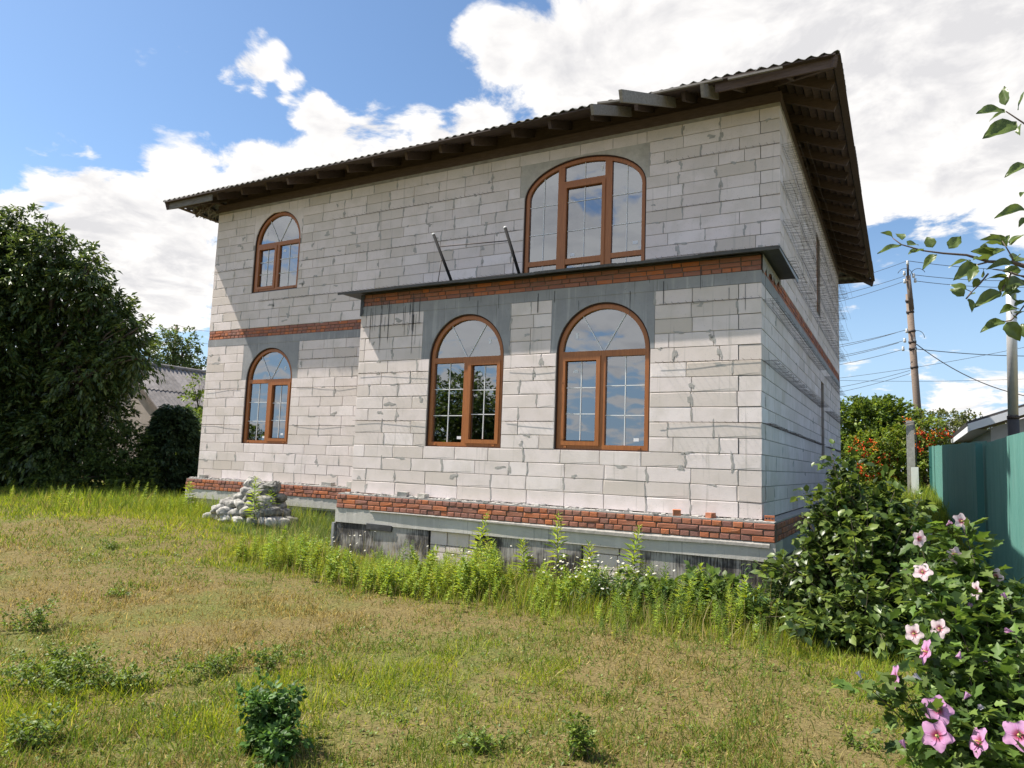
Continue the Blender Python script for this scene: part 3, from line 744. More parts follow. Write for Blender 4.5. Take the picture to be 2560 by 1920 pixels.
    for z, a, b in ((ZB2+2.2, -1.75, 0), (ZB2+1.4, -2.0, 0), (ZB2+2.2, -9.0, -5.0), (ZB2+1.4, -9.8, -4.45), (ZB2+.6, -11.0, -4.5), (ZB2+1.4, XL, -11.3), (ZB2+.6, -1.9, 0)):
        mesh_strip('wire_mesh', ('x', D), a, b-.01, z, random.uniform(.06, .11), .10, house)
    for z, out in ((2.8, .16), (2.0, .17), (1.2, .10)):
        mesh_strip('wire_mesh', ('y', 0), .1, 7.2, z, out, .07, house, 3); mesh_strip('wire_mesh', ('y', 0), 8.2, YL, z, out, .08, house, 3)
    for z, out in ((ZB2+.4, .20), (ZB2+1.0, .24), (ZB2+1.6, .22), (ZB2+2.2, .26)):
        mesh_strip('wire_mesh', ('y', 0), D+.05, YL+.05, z, out, .06, house, 4, .03)
    for z in (ZB2+2.2, ZB2+1.4, ZB2+.6, 2.4):      # ends that poke past the left corner
        mb = MB()
        for q in range(3):
            y = D+.05+q*.07; mb.tube([(XL+.02, y, z), (XL-random.uniform(.15, .3), y, z+random.uniform(-.02, .03))], .0025, 3, False)
        mb.build('wire_end', M['wire'], house)

    # bitumen that ran down from the cover
    mb = MB()
    for k in range(44):
        x = random.choice([random.uniform(XB+.1, XB+1.3), random.uniform(-6.4, -.1)]); z1 = random.uniform(2.95, 3.33); z0 = z1-random.uniform(.08, .55)*(1.3 if x < -5.3 else .8); w = random.uniform(.002, .006)
        mb.add([(x-w, -.0085, z1), (x+w, -.0085, z1), (x+w*.8, -.0085, z0+.03), (x, -.0085, z0), (x-w*.8, -.0085, z0+.03)], [(0, 4, 3, 2, 1)])
    tag(mb.build('bitumen_drips', M['dark_flash'], house), kind='stuff')
    # --- sheet-metal cover of the bay
    zs0 = 3.372
    def zc_(x): return 3.375 + .0*x
    xs = [-6.93, -5.72, -4.45, -3.15, -1.9, -.75, .24]
    mb = MB(); vs = []
    for i, (a, b) in enumerate(zip(xs, xs[1:])):
        m2 = MB(); y0a = -.245+.03*(a+6.93)/7.17; y0b = -.245+.03*(b+6.93)/7.17; lift = .006*(i % 2); e = .012
        z = 3.378+lift
        top = [(a-e, y0a, z), (b+e, y0b, z), (b+e, D-.002, z+.05), (a-e, D-.002, z+.05)]
        th = .004
        m2.add([(x, y, zz+th) for x, y, zz in top]+[(x, y, zz) for x, y, zz in top], [(0,1,2,3),(7,6,5,4),(4,5,1,0),(5,6,2,1),(6,7,3,2),(7,4,0,3)])
        dz = .034
        m2.add([(a-e, y0a-.002, z+.004), (b+e, y0b-.002, z+.004), (b+e, y0b+.004, z-dz), (a-e, y0a+.004, z-dz), (b+e, y0b+.008, z-dz), (a-e, y0a+.008, z-dz)], [(3,2,1,0),(5,4,2,3)])
        m2.build('cover_sheet', M['sheet_metal'], house)
    mb = MB(); mb.box(.236, .244, -.20, D-.01, 3.36, 3.42); mb.build('cover_edge', M['sheet_edge'], house)
    mb = MB(); mb.box(XB+.1, -.02, -.03, .08, ZB2+.0005, 3.374); mb.build('cover_batten', M['dark_flash'], house)
    mb = MB(); vs = []
    for i in range(9):
        t = i/8; w = .085+.02*math.sin(i*2.2)-.03*t; vs += [(XB-.012, -.016, 3.365-t*.37), (XB-.012+w, -.018, 3.365-t*.37)]
    mb.add(vs, [(2*i, 2*i+2, 2*i+3, 2*i+1) for i in range(8)]); mb.box(XB-.016, XB-.008, -.014, .25, 3.0, 3.36); mb.build('corner_flashing', M['dark_flash'], house)
    mb = MB(); vs = []
    for i in range(17):
        t = i/16; y = -.01+1.5*t; dr = .20+.05*math.sin(i*1.7)-.13*t; vs += [(.020, y, 3.37), (.016+.01*math.sin(i), y, 3.37-dr)]
    mb.add(vs, [(2*i, 2*i+1, 2*i+3, 2*i+2) for i in range(16)]); mb.build('torn_flashing', M['torn_felt'], house)

build_house()

# ------------------------------------------------------------------ roof
def build_roof():
    ZE = 6.335; SL = .42; yF, yB = .83, 14.0; xL_, xR_ = -13.54, .89
    roof = MB(); inn = 1.1; h = (yB-yF)/2
    a = [(xL_+inn, yF+inn), (xR_-inn, yF+inn), (xR_-inn, yB-inn), (xL_+inn, yB-inn)]; z0 = ZE+inn*SL+.03; zr = ZE+h*SL
    roof.add([(x, y, z0) for x, y in a]+[(xL_+h, yF+h, zr), (xR_-h, yF+h, zr)], [(0,1,5,4),(1,2,5),(2,3,4,5),(3,0,4)])
    R = roof.build('roof', M['roof_sheet'], house)
    # corrugated eave sheets, each its own piece
    def side(n, o, d, inw, length):
        o = Vector(o); d = Vector(d); inw = Vector(inw)
        for i in range(n):
            u0 = length*i/n; u1 = length*(i+1)/n+.06; cols = 29; vs = []
            lift = .010*(i % 2)+random.uniform(0, .012); over = random.uniform(-.03, .03)
            for t in (0, 1):
                for k in range(cols):
                    u = min(max(u0+(u1-u0)*k/(cols-1), .002), length-.002); wv = .022*math.sin(2*math.pi*u/.165)
                    up = min(1.75, u, length-u); up = max(up, .02); q = (over*min(1, u/.4, (length-u)/.4) if t == 0 else up)
                    p = o + d*u + inw*q; vs.append((p.x, p.y, ZE+.03+q*SL+wv+lift))
            n1 = len(vs); vs += [(x, y, z-.009) for x, y, z in vs]; f = []
            for k in range(cols-1):
                f += [(k, k+1, cols+k+1, cols+k), (n1+k+1, n1+k, n1+cols+k, n1+cols+k+1), (n1+k, n1+k+1, k+1, k)]
            f += [(0, cols, n1+cols, n1), (cols-1, n1+cols-1, n1+2*cols-1, 2*cols-1)]
            m2 = MB(); m2.add(vs, f, True); m2.build('roof_sheet', M['roof_sheet'], R)
    side(13, (xL_, yF, 0), (1, 0, 0), (0, 1, 0), xR_-xL_); side(12, (xR_, yF, 0), (0, 1, 0), (-1, 0, 0), yB-yF)
    side(12, (xL_, yB, 0), (0, -1, 0), (1, 0, 0), yB-yF); side(13, (xR_, yB, 0), (-1, 0, 0), (0, -1, 0), xR_-xL_)
    # rafters
    def rafter(p, q): m2 = MB(); m2.beam(p, q, .055, .165); m2.build('rafter', M['timber_brown'], R)
    x = -12.65
    while x < .3:
        xx = x+random.uniform(-.03, .03); y0 = yF+random.uniform(.10, .24)
        ln = max(.5, min(2.0, xx-xL_, xR_-xx)-.05)
        rafter((xx, y0, ZE+(y0-yF)*SL-.10), (xx, yF+ln, ZE+ln*SL-.10)); x += .755
    y = 1.6
    while y < yB-.9:
        yy = y+random.uniform(-.03, .03); o = random.uniform(.10, .2)
        ln = max(.5, min(2.0, yy-yF, yB-yy)-.05)
        rafter((xR_-o, yy, ZE+o*SL-.10), (xR_-ln, yy, ZE+ln*SL-.10)); rafter((xL_+o, yy, ZE+o*SL-.10), (xL_+ln, yy, ZE+ln*SL-.10)); y += .74
    for (cx, cy, sx, sy) in ((xR_, yF, -1, 1), (xL_, yF, 1, 1), (xR_, yB, -1, -1), (xL_, yB, 1, -1)):
        rafter((cx+sx*.05, cy+sy*.05, ZE+.05*SL-.10), (cx+sx*2.4, cy+sy*2.4, ZE+2.4*SL-.10))
    # battens under the sheets
    for o in (.05, .34, .62, .92, 1.25):
        for (p, q) in (((xL_+o, yF+o), (xR_-o, yF+o)), ((xR_-o, yB-o), (xL_+o, yB-o)), ((xL_+o, yB-o), (xL_+o, yF+o))):
            m2 = MB(); m2.beam((*p, ZE+o*SL-.014), (*q, ZE+o*SL-.014), .10, .024); m2.build('batten', M['timber_brown'], R)
    o = .04
    while o < 1.5:
        m2 = MB(); m2.beam((xR_-o, yF+o, ZE+o*SL-.014), (xR_-o, yB-o, ZE+o*SL-.014), .105, .024); m2.build('batten', M['timber_brown'], R); o += .125
    # wall plate and its mortar bed
    for (a, b) in (((XL-.02, D+.07), (.02, D+.07)), ((-.07, D+.16), (-.07, YL)), ((XL+.07, D+.16), (XL+.07, YL))):
        m2 = MB(); m2.beam((*a, ZT+.14), (*b, ZT+.14), .16, .17); m2.build('wall_plate', M['timber_brown'], R)
    m2 = MB(); m2.box(XL, 0, D-.004, D+.3, ZT, ZT+.054, .004); m2.box(-.3, .004, D+.3, YL, ZT, ZT+.054); m2.build('mortar_bed', M['mortar'], R)
    m2 = MB(); m2.box(XL+.05, -.05, D+.155, D+.18, ZT+.05, ZT+.55); m2.box(-.18, -.155, D+.18, YL, ZT+.05, ZT+.55); m2.build('eaves_board', M['timber_brown'], R)
    # front fascia at the left end, ragged felt below it
    m2 = MB(); m2.beam((xL_+.12, yF+.10, ZE-.075), (xL_+1.6, yF+.10, ZE-.075), .03, .15); m2.build('fascia_board', M['timber_grey'], R)
    m2 = MB(); m2.beam((xR_-1.7, yF+.10, ZE-.07), (xR_-.1, yF+.10, ZE-.07), .03, .14); m2.build('fascia_board', M['timber_brown'], R)
    # grey planks nailed to three rafters, reaching out past the eave
    e = lambda x, y: (1260+x*.31646, 130+y*.31646)
    for (px, top, bot, xx) in ((922, 300, 392, -1.62), (695, 415, 492, -2.37), (1565, 250, 350, -.93)):
        p = on_plane(*e(px, (top+bot)/2), 0, xx); t = on_plane(*e(px, top), 0, xx); hh = min(.20, abs(t[2]-p[2])*2)
        m2 = MB(); m2.beam(tuple(p), (xx, yF+.75, ZE+.75*SL-.12), .045, max(.15, hh)); m2.build('extension_plank', M['timber_grey'], R)
    for (a, b, yy) in (((1165, 330), (1725, 210), .66), ((740, 405), (915, 385), .55), ((1770, 215), (2200, 122), .80)):
        m2 = MB(); m2.beam(tuple(on_plane(*e(*a), 1, yy)), tuple(on_plane(*e(*b), 1, yy)), .04, .03); m2.build('loose_lath', M['timber_grey'], R)
    # scraps of straw and felt hanging at the left corner
    mb = MB()
    for k in range(70):
        p = Vector((-12.62-random.uniform(0, .55), D-random.uniform(-.3, .45), ZT+.12-random.uniform(-.12, .10))); q = p+Vector((random.uniform(-.16, .05), random.uniform(-.1, .1), random.uniform(-.16, .02)))
        mb.beam(p, q, random.uniform(.006, .02), .004)
    tag(mb.build('nest_straw', M['timber_grey'], R), kind='stuff')
build_roof()

# ------------------------------------------------------------------ things standing on or at the house
def balcony_rail():
    g = lambda x, y: (900+x*.1989, 560+y*.1989); yy = .62
    P = lambda x, y, q=yy: Vector(on_plane(*g(x, y), 1, q))
    base = P(1150, 720); root = empty('pipe_rail', (base.x, yy, 3.42), 'two black leaning pipes with white ends joined by a thin rod, on the bay cover', 'railing')
    for (a, b) in (((924, 130), (1150, 720)), ((1825, 45), (2005, 640))):
        t = P(*a); q = P(*b); d = (q-t).normalized(); q = q + d*((q.z-3.405)/-d.z)
        mb = MB(); mb.tube([t, q], .026, 12); p = mb.build('pipe', M['pipe_black'], root)
        mb = MB(); mb.tube([t-d*.012, t+d*.012], .0275, 12); mb.build('end_cap', M['cap_white'], p)
    for (a, b, r) in (((1000, 285), (1860, 210), .009), ((1025, 450), (975, 760), .008), ((1925, 380), (1922, 670), .008)):
        mb = MB(); mb.tube([P(*a), P(*b)], r, 6); mb.build('rod', M['iron'], root)
balcony_rail()

def loose_bricks():
    def brick(x, y, z, l, w, h, rz, mat, label, hollow=False):
        mb = MB(); j = .004
        if not hollow: mb.box(-l/2, l/2, -w/2, w/2, 0, h, j)
        else:
            t = .02
            mb.box(-l/2, l/2, -w/2, w/2, 0, t, j*.3); mb.box(-l/2, l/2, -w/2, w/2, h-t, h, j*.3)
            for k in range(4): xx = -l/2+(l-.02)*k/3; mb.box(xx, xx+.02, -w/2+.002, w/2-.002, t, h-t)
        o = mb.build('loose_brick', M[mat]); o.location = (x, y, z); o.rotation_euler = (0, 0, rz); tag(o, label, 'brick', 'loose bricks left on the plinth ledge')
    z = -.011
    brick(-1.03+.0, -.125, z, .10, .10, .075, .3, 'brick', 'bright orange broken half brick standing on the bay ledge near the corner')
    brick(-.60, -.12, z, .09, .10, .062, -.4, 'brick', 'crumbling orange brick stub nearest the bay corner')
    brick(.085, .02, z, .12, .11, .065, .15, 'brick', 'dark hollow brick lying right at the bay corner', True)
    brick(-5.43, -.10, z, .16, .11, .075, .25, 'post_concrete', 'grey brick on the bay ledge, the one farther left of two')
    brick(-5.03, -.11, z, .15, .11, .065, -.2, 'post_concrete', 'grey brick on the bay ledge, right of its near twin')
    brick(-12.25, D-.10, z, .16, .12, .075, .1, 'post_concrete', 'grey brick on the plinth at the far left corner')
    brick(-8.55, D-.10, z, .24, .12, .075, .05, 'post_concrete', 'long grey brick on the left plinth right of the rubble heap')
    brick(-7.95, D-.09, z, .17, .12, .115, -.3, 'post_concrete', 'grey brick standing on edge on the left plinth near the bay')
loose_bricks()

def rubble():
    cx, cy = -9.38, .62
    def lump_mesh(seed):
        r = random.Random(seed); n = 6; vs = []; idx = {}
        fs = []
        def key(p):
            k = tuple(round(c, 4) for c in p)
            if k not in idx: idx[k] = len(vs); vs.append(k)
            return idx[k]
        for ax in range(3):
            for sg in (-1, 1):
                for i in range(n):
                    for j in range(n):
                        q = []
                        for (a, b) in ((i, j), (i+1, j), (i+1, j+1), (i, j+1)):
                            p = [0, 0, 0]; p[ax] = sg; p[(ax+1) % 3] = 2*a/n-1; p[(ax+2) % 3] = 2*b/n-1; q.append(key(p))
                        fs.append(tuple(q if sg > 0 else q[::-1]))
        out = []; o1 = r.random()*50
        for p in vs:
            v = Vector(p); l = (abs(v.x)**3.4+abs(v.y)**3.4+abs(v.z)**3.4)**(1/3.4); v = v/l
            nz = float(vnoise(v.x*1.7+o1, v.y*1.7+v.z*1.3+o1, seed, 3, 1.1))-.5; n2 = float(vnoise(v.x*5+o1, v.z*5+v.y*4-o1, seed+9, 2, 1.2))-.5
            out.append(tuple(v*(1+.42*nz+.27*n2)))
        return out, fs
    G_ = 'hardened cement lumps heaped at the house wall'
    rows = [(0, 7, 1.0, .0), (.135, 6, .84, .04), (.265, 5, .64, .08), (.39, 4, .44, .12), (.50, 3, .28, .16)]
    k = 0; zb = float(gz(cx, cy))
    for li, (h, n, hw, back) in enumerate(rows):
        for dep in range(2 if li < 4 else 1):
            for i in range(n-(1 if dep else 0)):
                t = (i+.5)/(n-(1 if dep else 0)); x = cx - hw + 2*hw*t + random.uniform(-.05, .05) + .12*(li > 2); y = cy-.42+.30*dep+back+random.uniform(-.05, .05)+.12*abs(t-.5)
                V, F = lump_mesh(k); me = bpy.data.meshes.new('cement_lump'); me.from_pydata(V, [], F); me.materials.append(M['lump']); me.update()
                me.polygons.foreach_set('use_smooth', [True]*len(F)); o = link_mesh('cement_lump', me); sx = random.uniform(.14, .215)*(1-.04*li); o.scale = (sx, random.uniform(.12, .18), random.uniform(.075, .105))
                o.location = (x, y, zb+.09+h+random.uniform(-.02, .03)); o.rotation_euler = (random.uniform(-.35, .35), random.uniform(-.4, .4), random.uniform(-.8, .8))
                tag(o, 'grey cement lump in the %s of the heap, %s side' % (['bottom row', 'second row up', 'third row up', 'fourth row up', 'row just below the top'][li], ['garden', 'wall'][dep]), 'cement lump', G_); k += 1
    for (dx, dz, s, rot, lab) in ((-.05, .64, .19, .55, 'topmost jagged cement lump crowning the heap by the left wall'), (.34, .58, .21, -.35, 'large angular cement slab tilted right on top of the heap'), (.18, .46, .28, -.2, 'biggest pale cement lump facing front in the upper heap')):
        V, F = lump_mesh(90+k); me = bpy.data.meshes.new('cement_lump'); me.from_pydata(V, [], F); me.materials.append(M['lump']); me.update(); k += 1
        o = link_mesh('cement_lump', me); o.scale = (s, .15, .12); o.location = (cx+dx, cy-.12, zb+.09+dz); o.rotation_euler = (.2, rot, .3); tag(o, lab, 'cement lump', G_)
rubble()

# ------------------------------------------------------------------ fence, neighbours, poles
def fence():
    def section(label, pts, n):
        root = empty('green_fence', (pts[0][0], pts[0][1], pts[0][2]), label, 'fence')
        a, b = Vector(pts[0][:2]), Vector(pts[1][:2]); d = (b-a).normalized(); nrm = Vector((-d.y, d.x)); L = (b-a).length
        if nrm.x > 0: nrm = -nrm
        for i in range(n):
            u0 = L*i/n; u1 = L*(i+1)/n; vs = []; prof = [(0, 0), (.30, 0), (.38, .018), (.62, .018), (.70, 0)]; pitch = (u1-u0)/10
            us = [(u0+pitch*(q+t), w) for q in range(10) for t, w in prof]+[(u1+.01, 0)]
            tl = lambda u: pts[0][2]+(pts[1][2]-pts[0][2])*u/L
            tp = lambda u: pts[0][3]+(pts[1][3]-pts[0][3])*u/L
            off = random.uniform(-.004, .004); dz = random.uniform(-.012, .012)
            for (u, w) in us:
                p = a+d*u+nrm*(w+off); vs += [(p.x, p.y, tl(u)), (p.x, p.y, tp(u)+dz)]
            mb = MB(); mb.add(vs, [(2*k, 2*k+2, 2*k+3, 2*k+1) for k in range(len(us)-1)]); mb.build('profile_sheet', M['fence'], root)
            if i % 2 == 0:
                p = a+d*u0-nrm*.05; m2 = MB(); m2.box(p.x-.03, p.x+.03, p.y-.03, p.y+.03, tl(u0)-.3, tp(u0)-.03); m2.build('post', M['fence_post'], root)
        for q in (.2, .85):
            m2 = MB(); pa = a-nrm*.03; pb = b-nrm*.03
            m2.beam((pa.x, pa.y, pts[0][2]+(pts[0][3]-pts[0][2])*q), (pb.x, pb.y, pts[1][2]+(pts[1][3]-pts[1][2])*q), .03, .04); m2.build('rail', M['fence_post'], root)
        return root
    section('near run of teal profiled metal fence standing in sunlight', [(2.86, -3.4, -1.06, 1.10), (2.70, 4.22, -1.0, 1.175)], 7)
    r = section('far run of teal profiled metal fence in the shadow of the house', [(2.71, 4.19, -1.0, 1.20), (2.46, 20.9, -.2, 1.73)], 15)
    for (x, y, z0, z1) in ((2.60, 4.26, -1.0, 1.16), (2.40, 20.95, -.25, 1.72)):
        m2 = MB(); m2.box(x-.05, x+.05, y-.04, y+.04, z0, z1); m2.build('end_post', M['fence_post'], r)
fence()

def neighbour_house():
    P = at_depth(2422, 1062, 20); root = empty('neighbour_house', (P[0]+3, P[1]+3, -.6), 'low grey neighbouring house with dark roof and white fascia behind the fence', 'house')
    x0, y0, z0 = P; run = 5.2; rise = 1.9
    # gable end facing the garden: rake rises to the right
    a = Vector((x0, y0, z0)); b = Vector((x0+run, y0, z0+rise)); c = Vector((x0+2*run, y0, z0)); back = Vector((0, 9, 0))
    mb = MB(); w0 = x0+.55; zt = z0-.05; mb.add([(w0, y0+.5, -1.2), (x0+2*run-.5, y0+.5, -1.2), (x0+2*run-.5, y0+.5, zt), (x0+run, y0+.5, z0+rise-.3), (w0, y0+.5, zt)], [(0,1,2,3,4)])
    mb.add([(w0, y0+.5, -1.2), (w0, y0+9, -1.2), (w0, y0+9, zt), (w0, y0+.5, zt)], [(3,2,1,0)]); mb.build('wall', M['render_grey'], root)
    for (p, q) in ((a, b), (b, c)):
        mb = MB(); n = (q-p).normalized(); up = Vector((-n.z, 0, n.x))*.10
        mb.add([p, q, q+back, p+back, p+up, q+up, q+back+up, p+back+up], [(0,3,2,1),(4,5,6,7),(0,1,5,4),(1,2,6,5),(2,3,7,6),(3,0,4,7)]); mb.build('roof', M['roof_dark'], root)
        mb = MB(); mb.beam(p+Vector((0, -.015, -.07)), q+Vector((0, -.015, -.07)), .03, .20, (0, 0, 1)); mb.build('fascia', M['fascia_white'], root)
    mb = MB(); mb.beam((x0+.02, y0, z0-.09), (x0+.02, y0+9, z0-.09), .03, .18); mb.build('fascia', M['fascia_white'], root)
    mb = MB(); mb.add([(x0+.05, y0+.05, z0-.12), (w0, y0+.05, z0-.12), (w0, y0+9, z0-.12), (x0+.05, y0+9, z0-.12)], [(0,1,2,3)]); mb.build('soffit', M['render_grey'], root)
    t = at_depth(2528, 700, 15); bt = at_depth(2536, 1120, 15)
    r2 = empty('flue_pipe', (bt[0], bt[1], -.8), 'tall silvery steel flue pipe in front of the neighbouring house', 'pipe')
    mb = MB(); mb.tube([(bt[0], bt[1], -.85), (bt[0], bt[1], 1.95)], .105, 20); mb.build('lower_pipe', M['roof_dark'], r2)
    mb = MB(); mb.tube([(bt[0], bt[1], 1.9), (t[0], t[1], t[2]+.3)], .095, 20); mb.build('upper_pipe', M['steel_pipe'], r2)
    mb = MB(); mb.tube([(bt[0], bt[1], 1.88), (bt[0], bt[1], 1.95)], .112, 20); mb.build('clamp', M['iron'], r2)
neighbour_house()

def shed():
    P = Vector(at_depth(300, 902, 32)); root = empty('old_shed', (P.x, P.y+4, -.9), 'old plastered shed with a grey corrugated slate roof behind the trees', 'shed')
    hw, hh, ln = 3.35, 2.55, 9.0
    mb = MB(); e = P.z-hh
    mb.add([(P.x-hw+.3, P.y+.25, -1), (P.x+hw-.3, P.y+.25, -1), (P.x+hw-.3, P.y+.25, e+.2), (P.x, P.y+.25, P.z-.05), (P.x-hw+.3, P.y+.25, e+.2), (P.x+hw-.3, P.y+ln, -1), (P.x+hw-.3, P.y+ln, e+.2)], [(0,1,2,3,4),(1,5,6,2)]); mb.build('wall', M['render_shed'], root)
    for sgn in (1, -1):
        rl = math.hypot(hw, hh); n = Vector((sgn*hw, 0, -hh)).normalized(); up = Vector((sgn*hh, 0, hw)).normalized()
        for row in range(2):
            for i in range(8):
                vs = []; cols = 25; y0 = P.y+ln*i/8; y1 = P.y+ln*(i+1)/8+.05; t0 = rl*.5*row-(.0 if row == 0 else .08); t1 = rl*.5*(row+1)
                for t in (t0, t1):
                    for k in range(cols):
                        y = y0+(y1-y0)*k/(cols-1); q = P+n*t+up*(.035*math.sin(2*math.pi*y/.22)+.03*(1-row)*(1 if t == t1 else .4)+.012*(i % 2)); vs.append((q.x, y, q.z))
                mb = MB(); mb.add(vs, [(k, k+1, cols+k+1, cols+k) for k in range(cols-1)], True); mb.build('slate_sheet', M['slate'], root)
        mb = MB(); mb.beam(P+Vector((0, 0, -.06)), P+n*rl+Vector((0, 0, -.06)), .06, .20); mb.build('verge_board', M['timber_shed'], root)
    mb = MB(); mb.tube([P+Vector((0, -.05, .05)), P+Vector((0, ln, .05))], .10, 8); mb.build('ridge_cap', M['slate'], root)
shed()

def poles():
    t = Vector(at_depth(2272, 735, 30)); b = Vector(at_depth(2298, 1080, 30)); d = (t-b).normalized(); foot = b - d*((b.z+.3)/d.z)
    root = empty('utility_pole', (foot.x, foot.y, -.2), 'weathered wooden utility pole with insulators and wires beyond the hedge', 'pole')
    mb = MB(); mb.tube([foot, b, t], [.17, .15, .125], 12); w = mb.build('wooden_pole', M['timber_pole'], root)
    m1 = t-d*.7+Vector((.06, -.12, 0)); m2_ = Vector(at_depth(2270, 690, 30))+Vector((0, -.05, 0)); tp = Vector(at_depth(2269, 652, 30))
    mb = MB(); mb.tube([m1, m2_], .10, 10); mb.build('pole_extension', M['timber_pole'], root)
    mb = MB(); mb.tube([m2_, tp], .045, 8); mb.build('steel_tip', M['iron'], root)
    for v in (752, 780, 828, 855, 872, 918):
        p = Vector(at_depth(2272+(v-735)*.075, v, 30)); mb = MB(); mb.tube([p-d*.05, p+d*.05], .155, 12); mb.build('wire_band', M['iron'], root)
    A = []
    for (u, v) in ((2269, 658), (2261, 684), (2262, 704), (2284, 690), (2288, 702), (2267, 828), (2262, 852), (2258, 873), (2285, 850), (2287, 872)):
        p = Vector(at_depth(u, v, 29.9)); mb = MB(); mb.tube([p-Vector((0, 0, .07)), p, p+Vector((0, 0, .05)), p+Vector((0, 0, .10))], [.05, .06, .035, .055], 10); mb.build('insulator', M['porcelain'], root); A.append(p)
    for (u, v, s) in ((2262, 690, 1), (2295, 690, -1), (2292, 845, 1)):
        p = Vector(at_depth(u, v, 29.8)); mb = MB(); mb.tube([p+Vector((.28*math.cos(a)*s, 0, .32*math.sin(a))) for a in [i*.3 for i in range(10)]], .012, 5); mb.build('cable_loop', M['cable'], root)
    def wire(label, p, q, sag=.25, r=.012):
        p = Vector(p); q = Vector(q); mb = MB(); n = 14
        mb.tube([p.lerp(q, i/n)-Vector((0, 0, sag*4*(i/n)*(1-i/n))) for i in range(n+1)], r, 4, False); o = mb.build('power_line', M['cable']); tag(o, label, 'wire', 'overhead wires around the pole')
    D_ = lambda u, v, d_: at_depth(u, v, d_)
    far = 36
    wire('top overhead wire running left from the pole tip', D_(2269, 652, 30), D_(1900, 745, 40)); wire('top overhead wire running right from the pole tip', D_(2269, 652, 30), D_(2700, 668, 38))
    wire('upper overhead wire going left below the pole tip', D_(2262, 690, 30), D_(1900, 768, 40)); wire('second upper wire going left past the eave corner', D_(2262, 703, 30), D_(1900, 788, 40))
    wire('upper overhead wire going right just under the tip', D_(2284, 687, 30), D_(2700, 690, 36)); wire('second upper wire going right behind the apple leaves', D_(2286, 702, 30), D_(2700, 708, 36))
    wire('highest of the middle wires running left to the house', D_(2268, 824, 30), D_(1900, 880, 38)); wire('second middle wire running left to the house', D_(2240, 832, 30.4), D_(1900, 888, 38))
    wire('third middle wire running left to the house', D_(2262, 851, 30), D_(1900, 909, 38)); wire('fourth middle wire running left to the house', D_(2246, 857, 30.4), D_(1900, 916, 38)); wire('lowest of the middle wires running left to the house', D_(2259, 873, 30), D_(1900, 931, 38))
    wire('thick service wire running level to the right', D_(2287, 872, 30), D_(2700, 888, 34), .15, .016); wire('thick service wire drooping steeply to the right', D_(2288, 858, 30), D_(2640, 1000, 26), .5, .018)
    wire('low wire rising to the far right', D_(1950, 960, 45), D_(2700, 838, 34), .3); wire('lowest wire crossing behind the pole', D_(1950, 945, 50), D_(2700, 940, 50), .3); wire('low slanting wire left of the pole', D_(2275, 926, 32), D_(1900, 985, 42), .3)
    wire('lower slanting wire left of the pole near the hedge', D_(2275, 934, 32), D_(1900, 1002, 42), .3)
    # concrete posts in front of the hedge
    p = Vector(at_depth(2275, 1052, 25)); q = empty('concrete_post', (p.x, p.y, -.1), 'square grey concrete post with a cable loop in front of the flowering vine', 'post')
    mb = MB(); mb.box(p.x-.125, p.x+.125, p.y-.10, p.y+.10, -.4, p.z); mb.build('shaft', M['post_concrete'], q)
    mb = MB(); mb.tube([(p.x-.24, p.y-.13, p.z-.30), (p.x-.13, p.y-.13, p.z-.12), (p.x+.12, p.y-.13, p.z-.06), (p.x+.18, p.y-.12, p.z-.7), (p.x+.15, p.y-.11, p.z-1.8)], .018, 5); mb.build('cable', M['cable'], q)
    p = Vector(at_depth(2287, 1168, 24.4)); mb = MB(); mb.box(p.x-.11, p.x+.11, p.y-.06, p.y+.06, -.4, p.z, .008); o = mb.build('concrete_post', M['cap_white']); tag(o, 'short whitish stub of a post leaning beside the taller concrete post', 'post')
    # far pole at the left
    t = Vector(at_depth(442, 812, 50)); mb = MB(); mb.tube([(t.x, t.y, -1), t], [.14, .10], 8); o = mb.build('utility_pole', M['timber_pole']); tag(o, 'thin distant pole behind the small tree over the shed', 'pole')
    wire('faint wire from the distant pole to the left', t, D_(100, 880, 48), .5); wire('faint wire from the distant pole to the house', t, D_(600, 818, 60), .4); wire('faint lower wire from the distant pole to the house', t-Vector((0, 0, .9)), D_(600, 850, 60), .4)
poles()

# ------------------------------------------------------------------ vegetation
def inside_house(x, y, m=0.0):
    return ((x > -12.72-m) & (x < .19+m) & (y > D-.2-m) & (y < YL+m)) | ((x > -6.76-m) & (x < .19+m) & (y > -.2-m) & (y < D))
GREEN = [(.115,.18,.028),(.145,.215,.034),(.19,.25,.045),(.10,.16,.03)]
LIME = [(.25,.32,.035),(.31,.365,.045),(.20,.275,.034),(.36,.365,.065)]
DRY = [(.345,.285,.095),(.28,.23,.075),(.43,.36,.14),(.21,.165,.055)]
def greenness(x, y):
    g = .66 + 1.35*(vnoise(x, y, 21, 4, .55)-.5) + .55*(vnoise(x, y, 22, 3, 2.2)-.5)
    brown = np.exp(-(((x+6.5)/3.4)**2+((y+4.2)/1.7)**2)); g = g - .50*brown
    g = g - .30*np.exp(-(((x-1.4)/1.0)**2+((y+4.6)/.8)**2)) - .22*np.exp(-(((x+.6)/1.0)**2+((y+3.2)/.5)**2))
    g = g + .65*sstep(-3.0, -1.5, y+.10*x)*sstep(-8.5, -6.5, x) + .7*sstep(-1.9, -.6, y)*sstep(-6, -8, x)
    g = g + .25*np.exp(-(((x+3.6)/.9)**2+((y+6.3)/.7)**2))
    return np.clip(g, 0, 1)
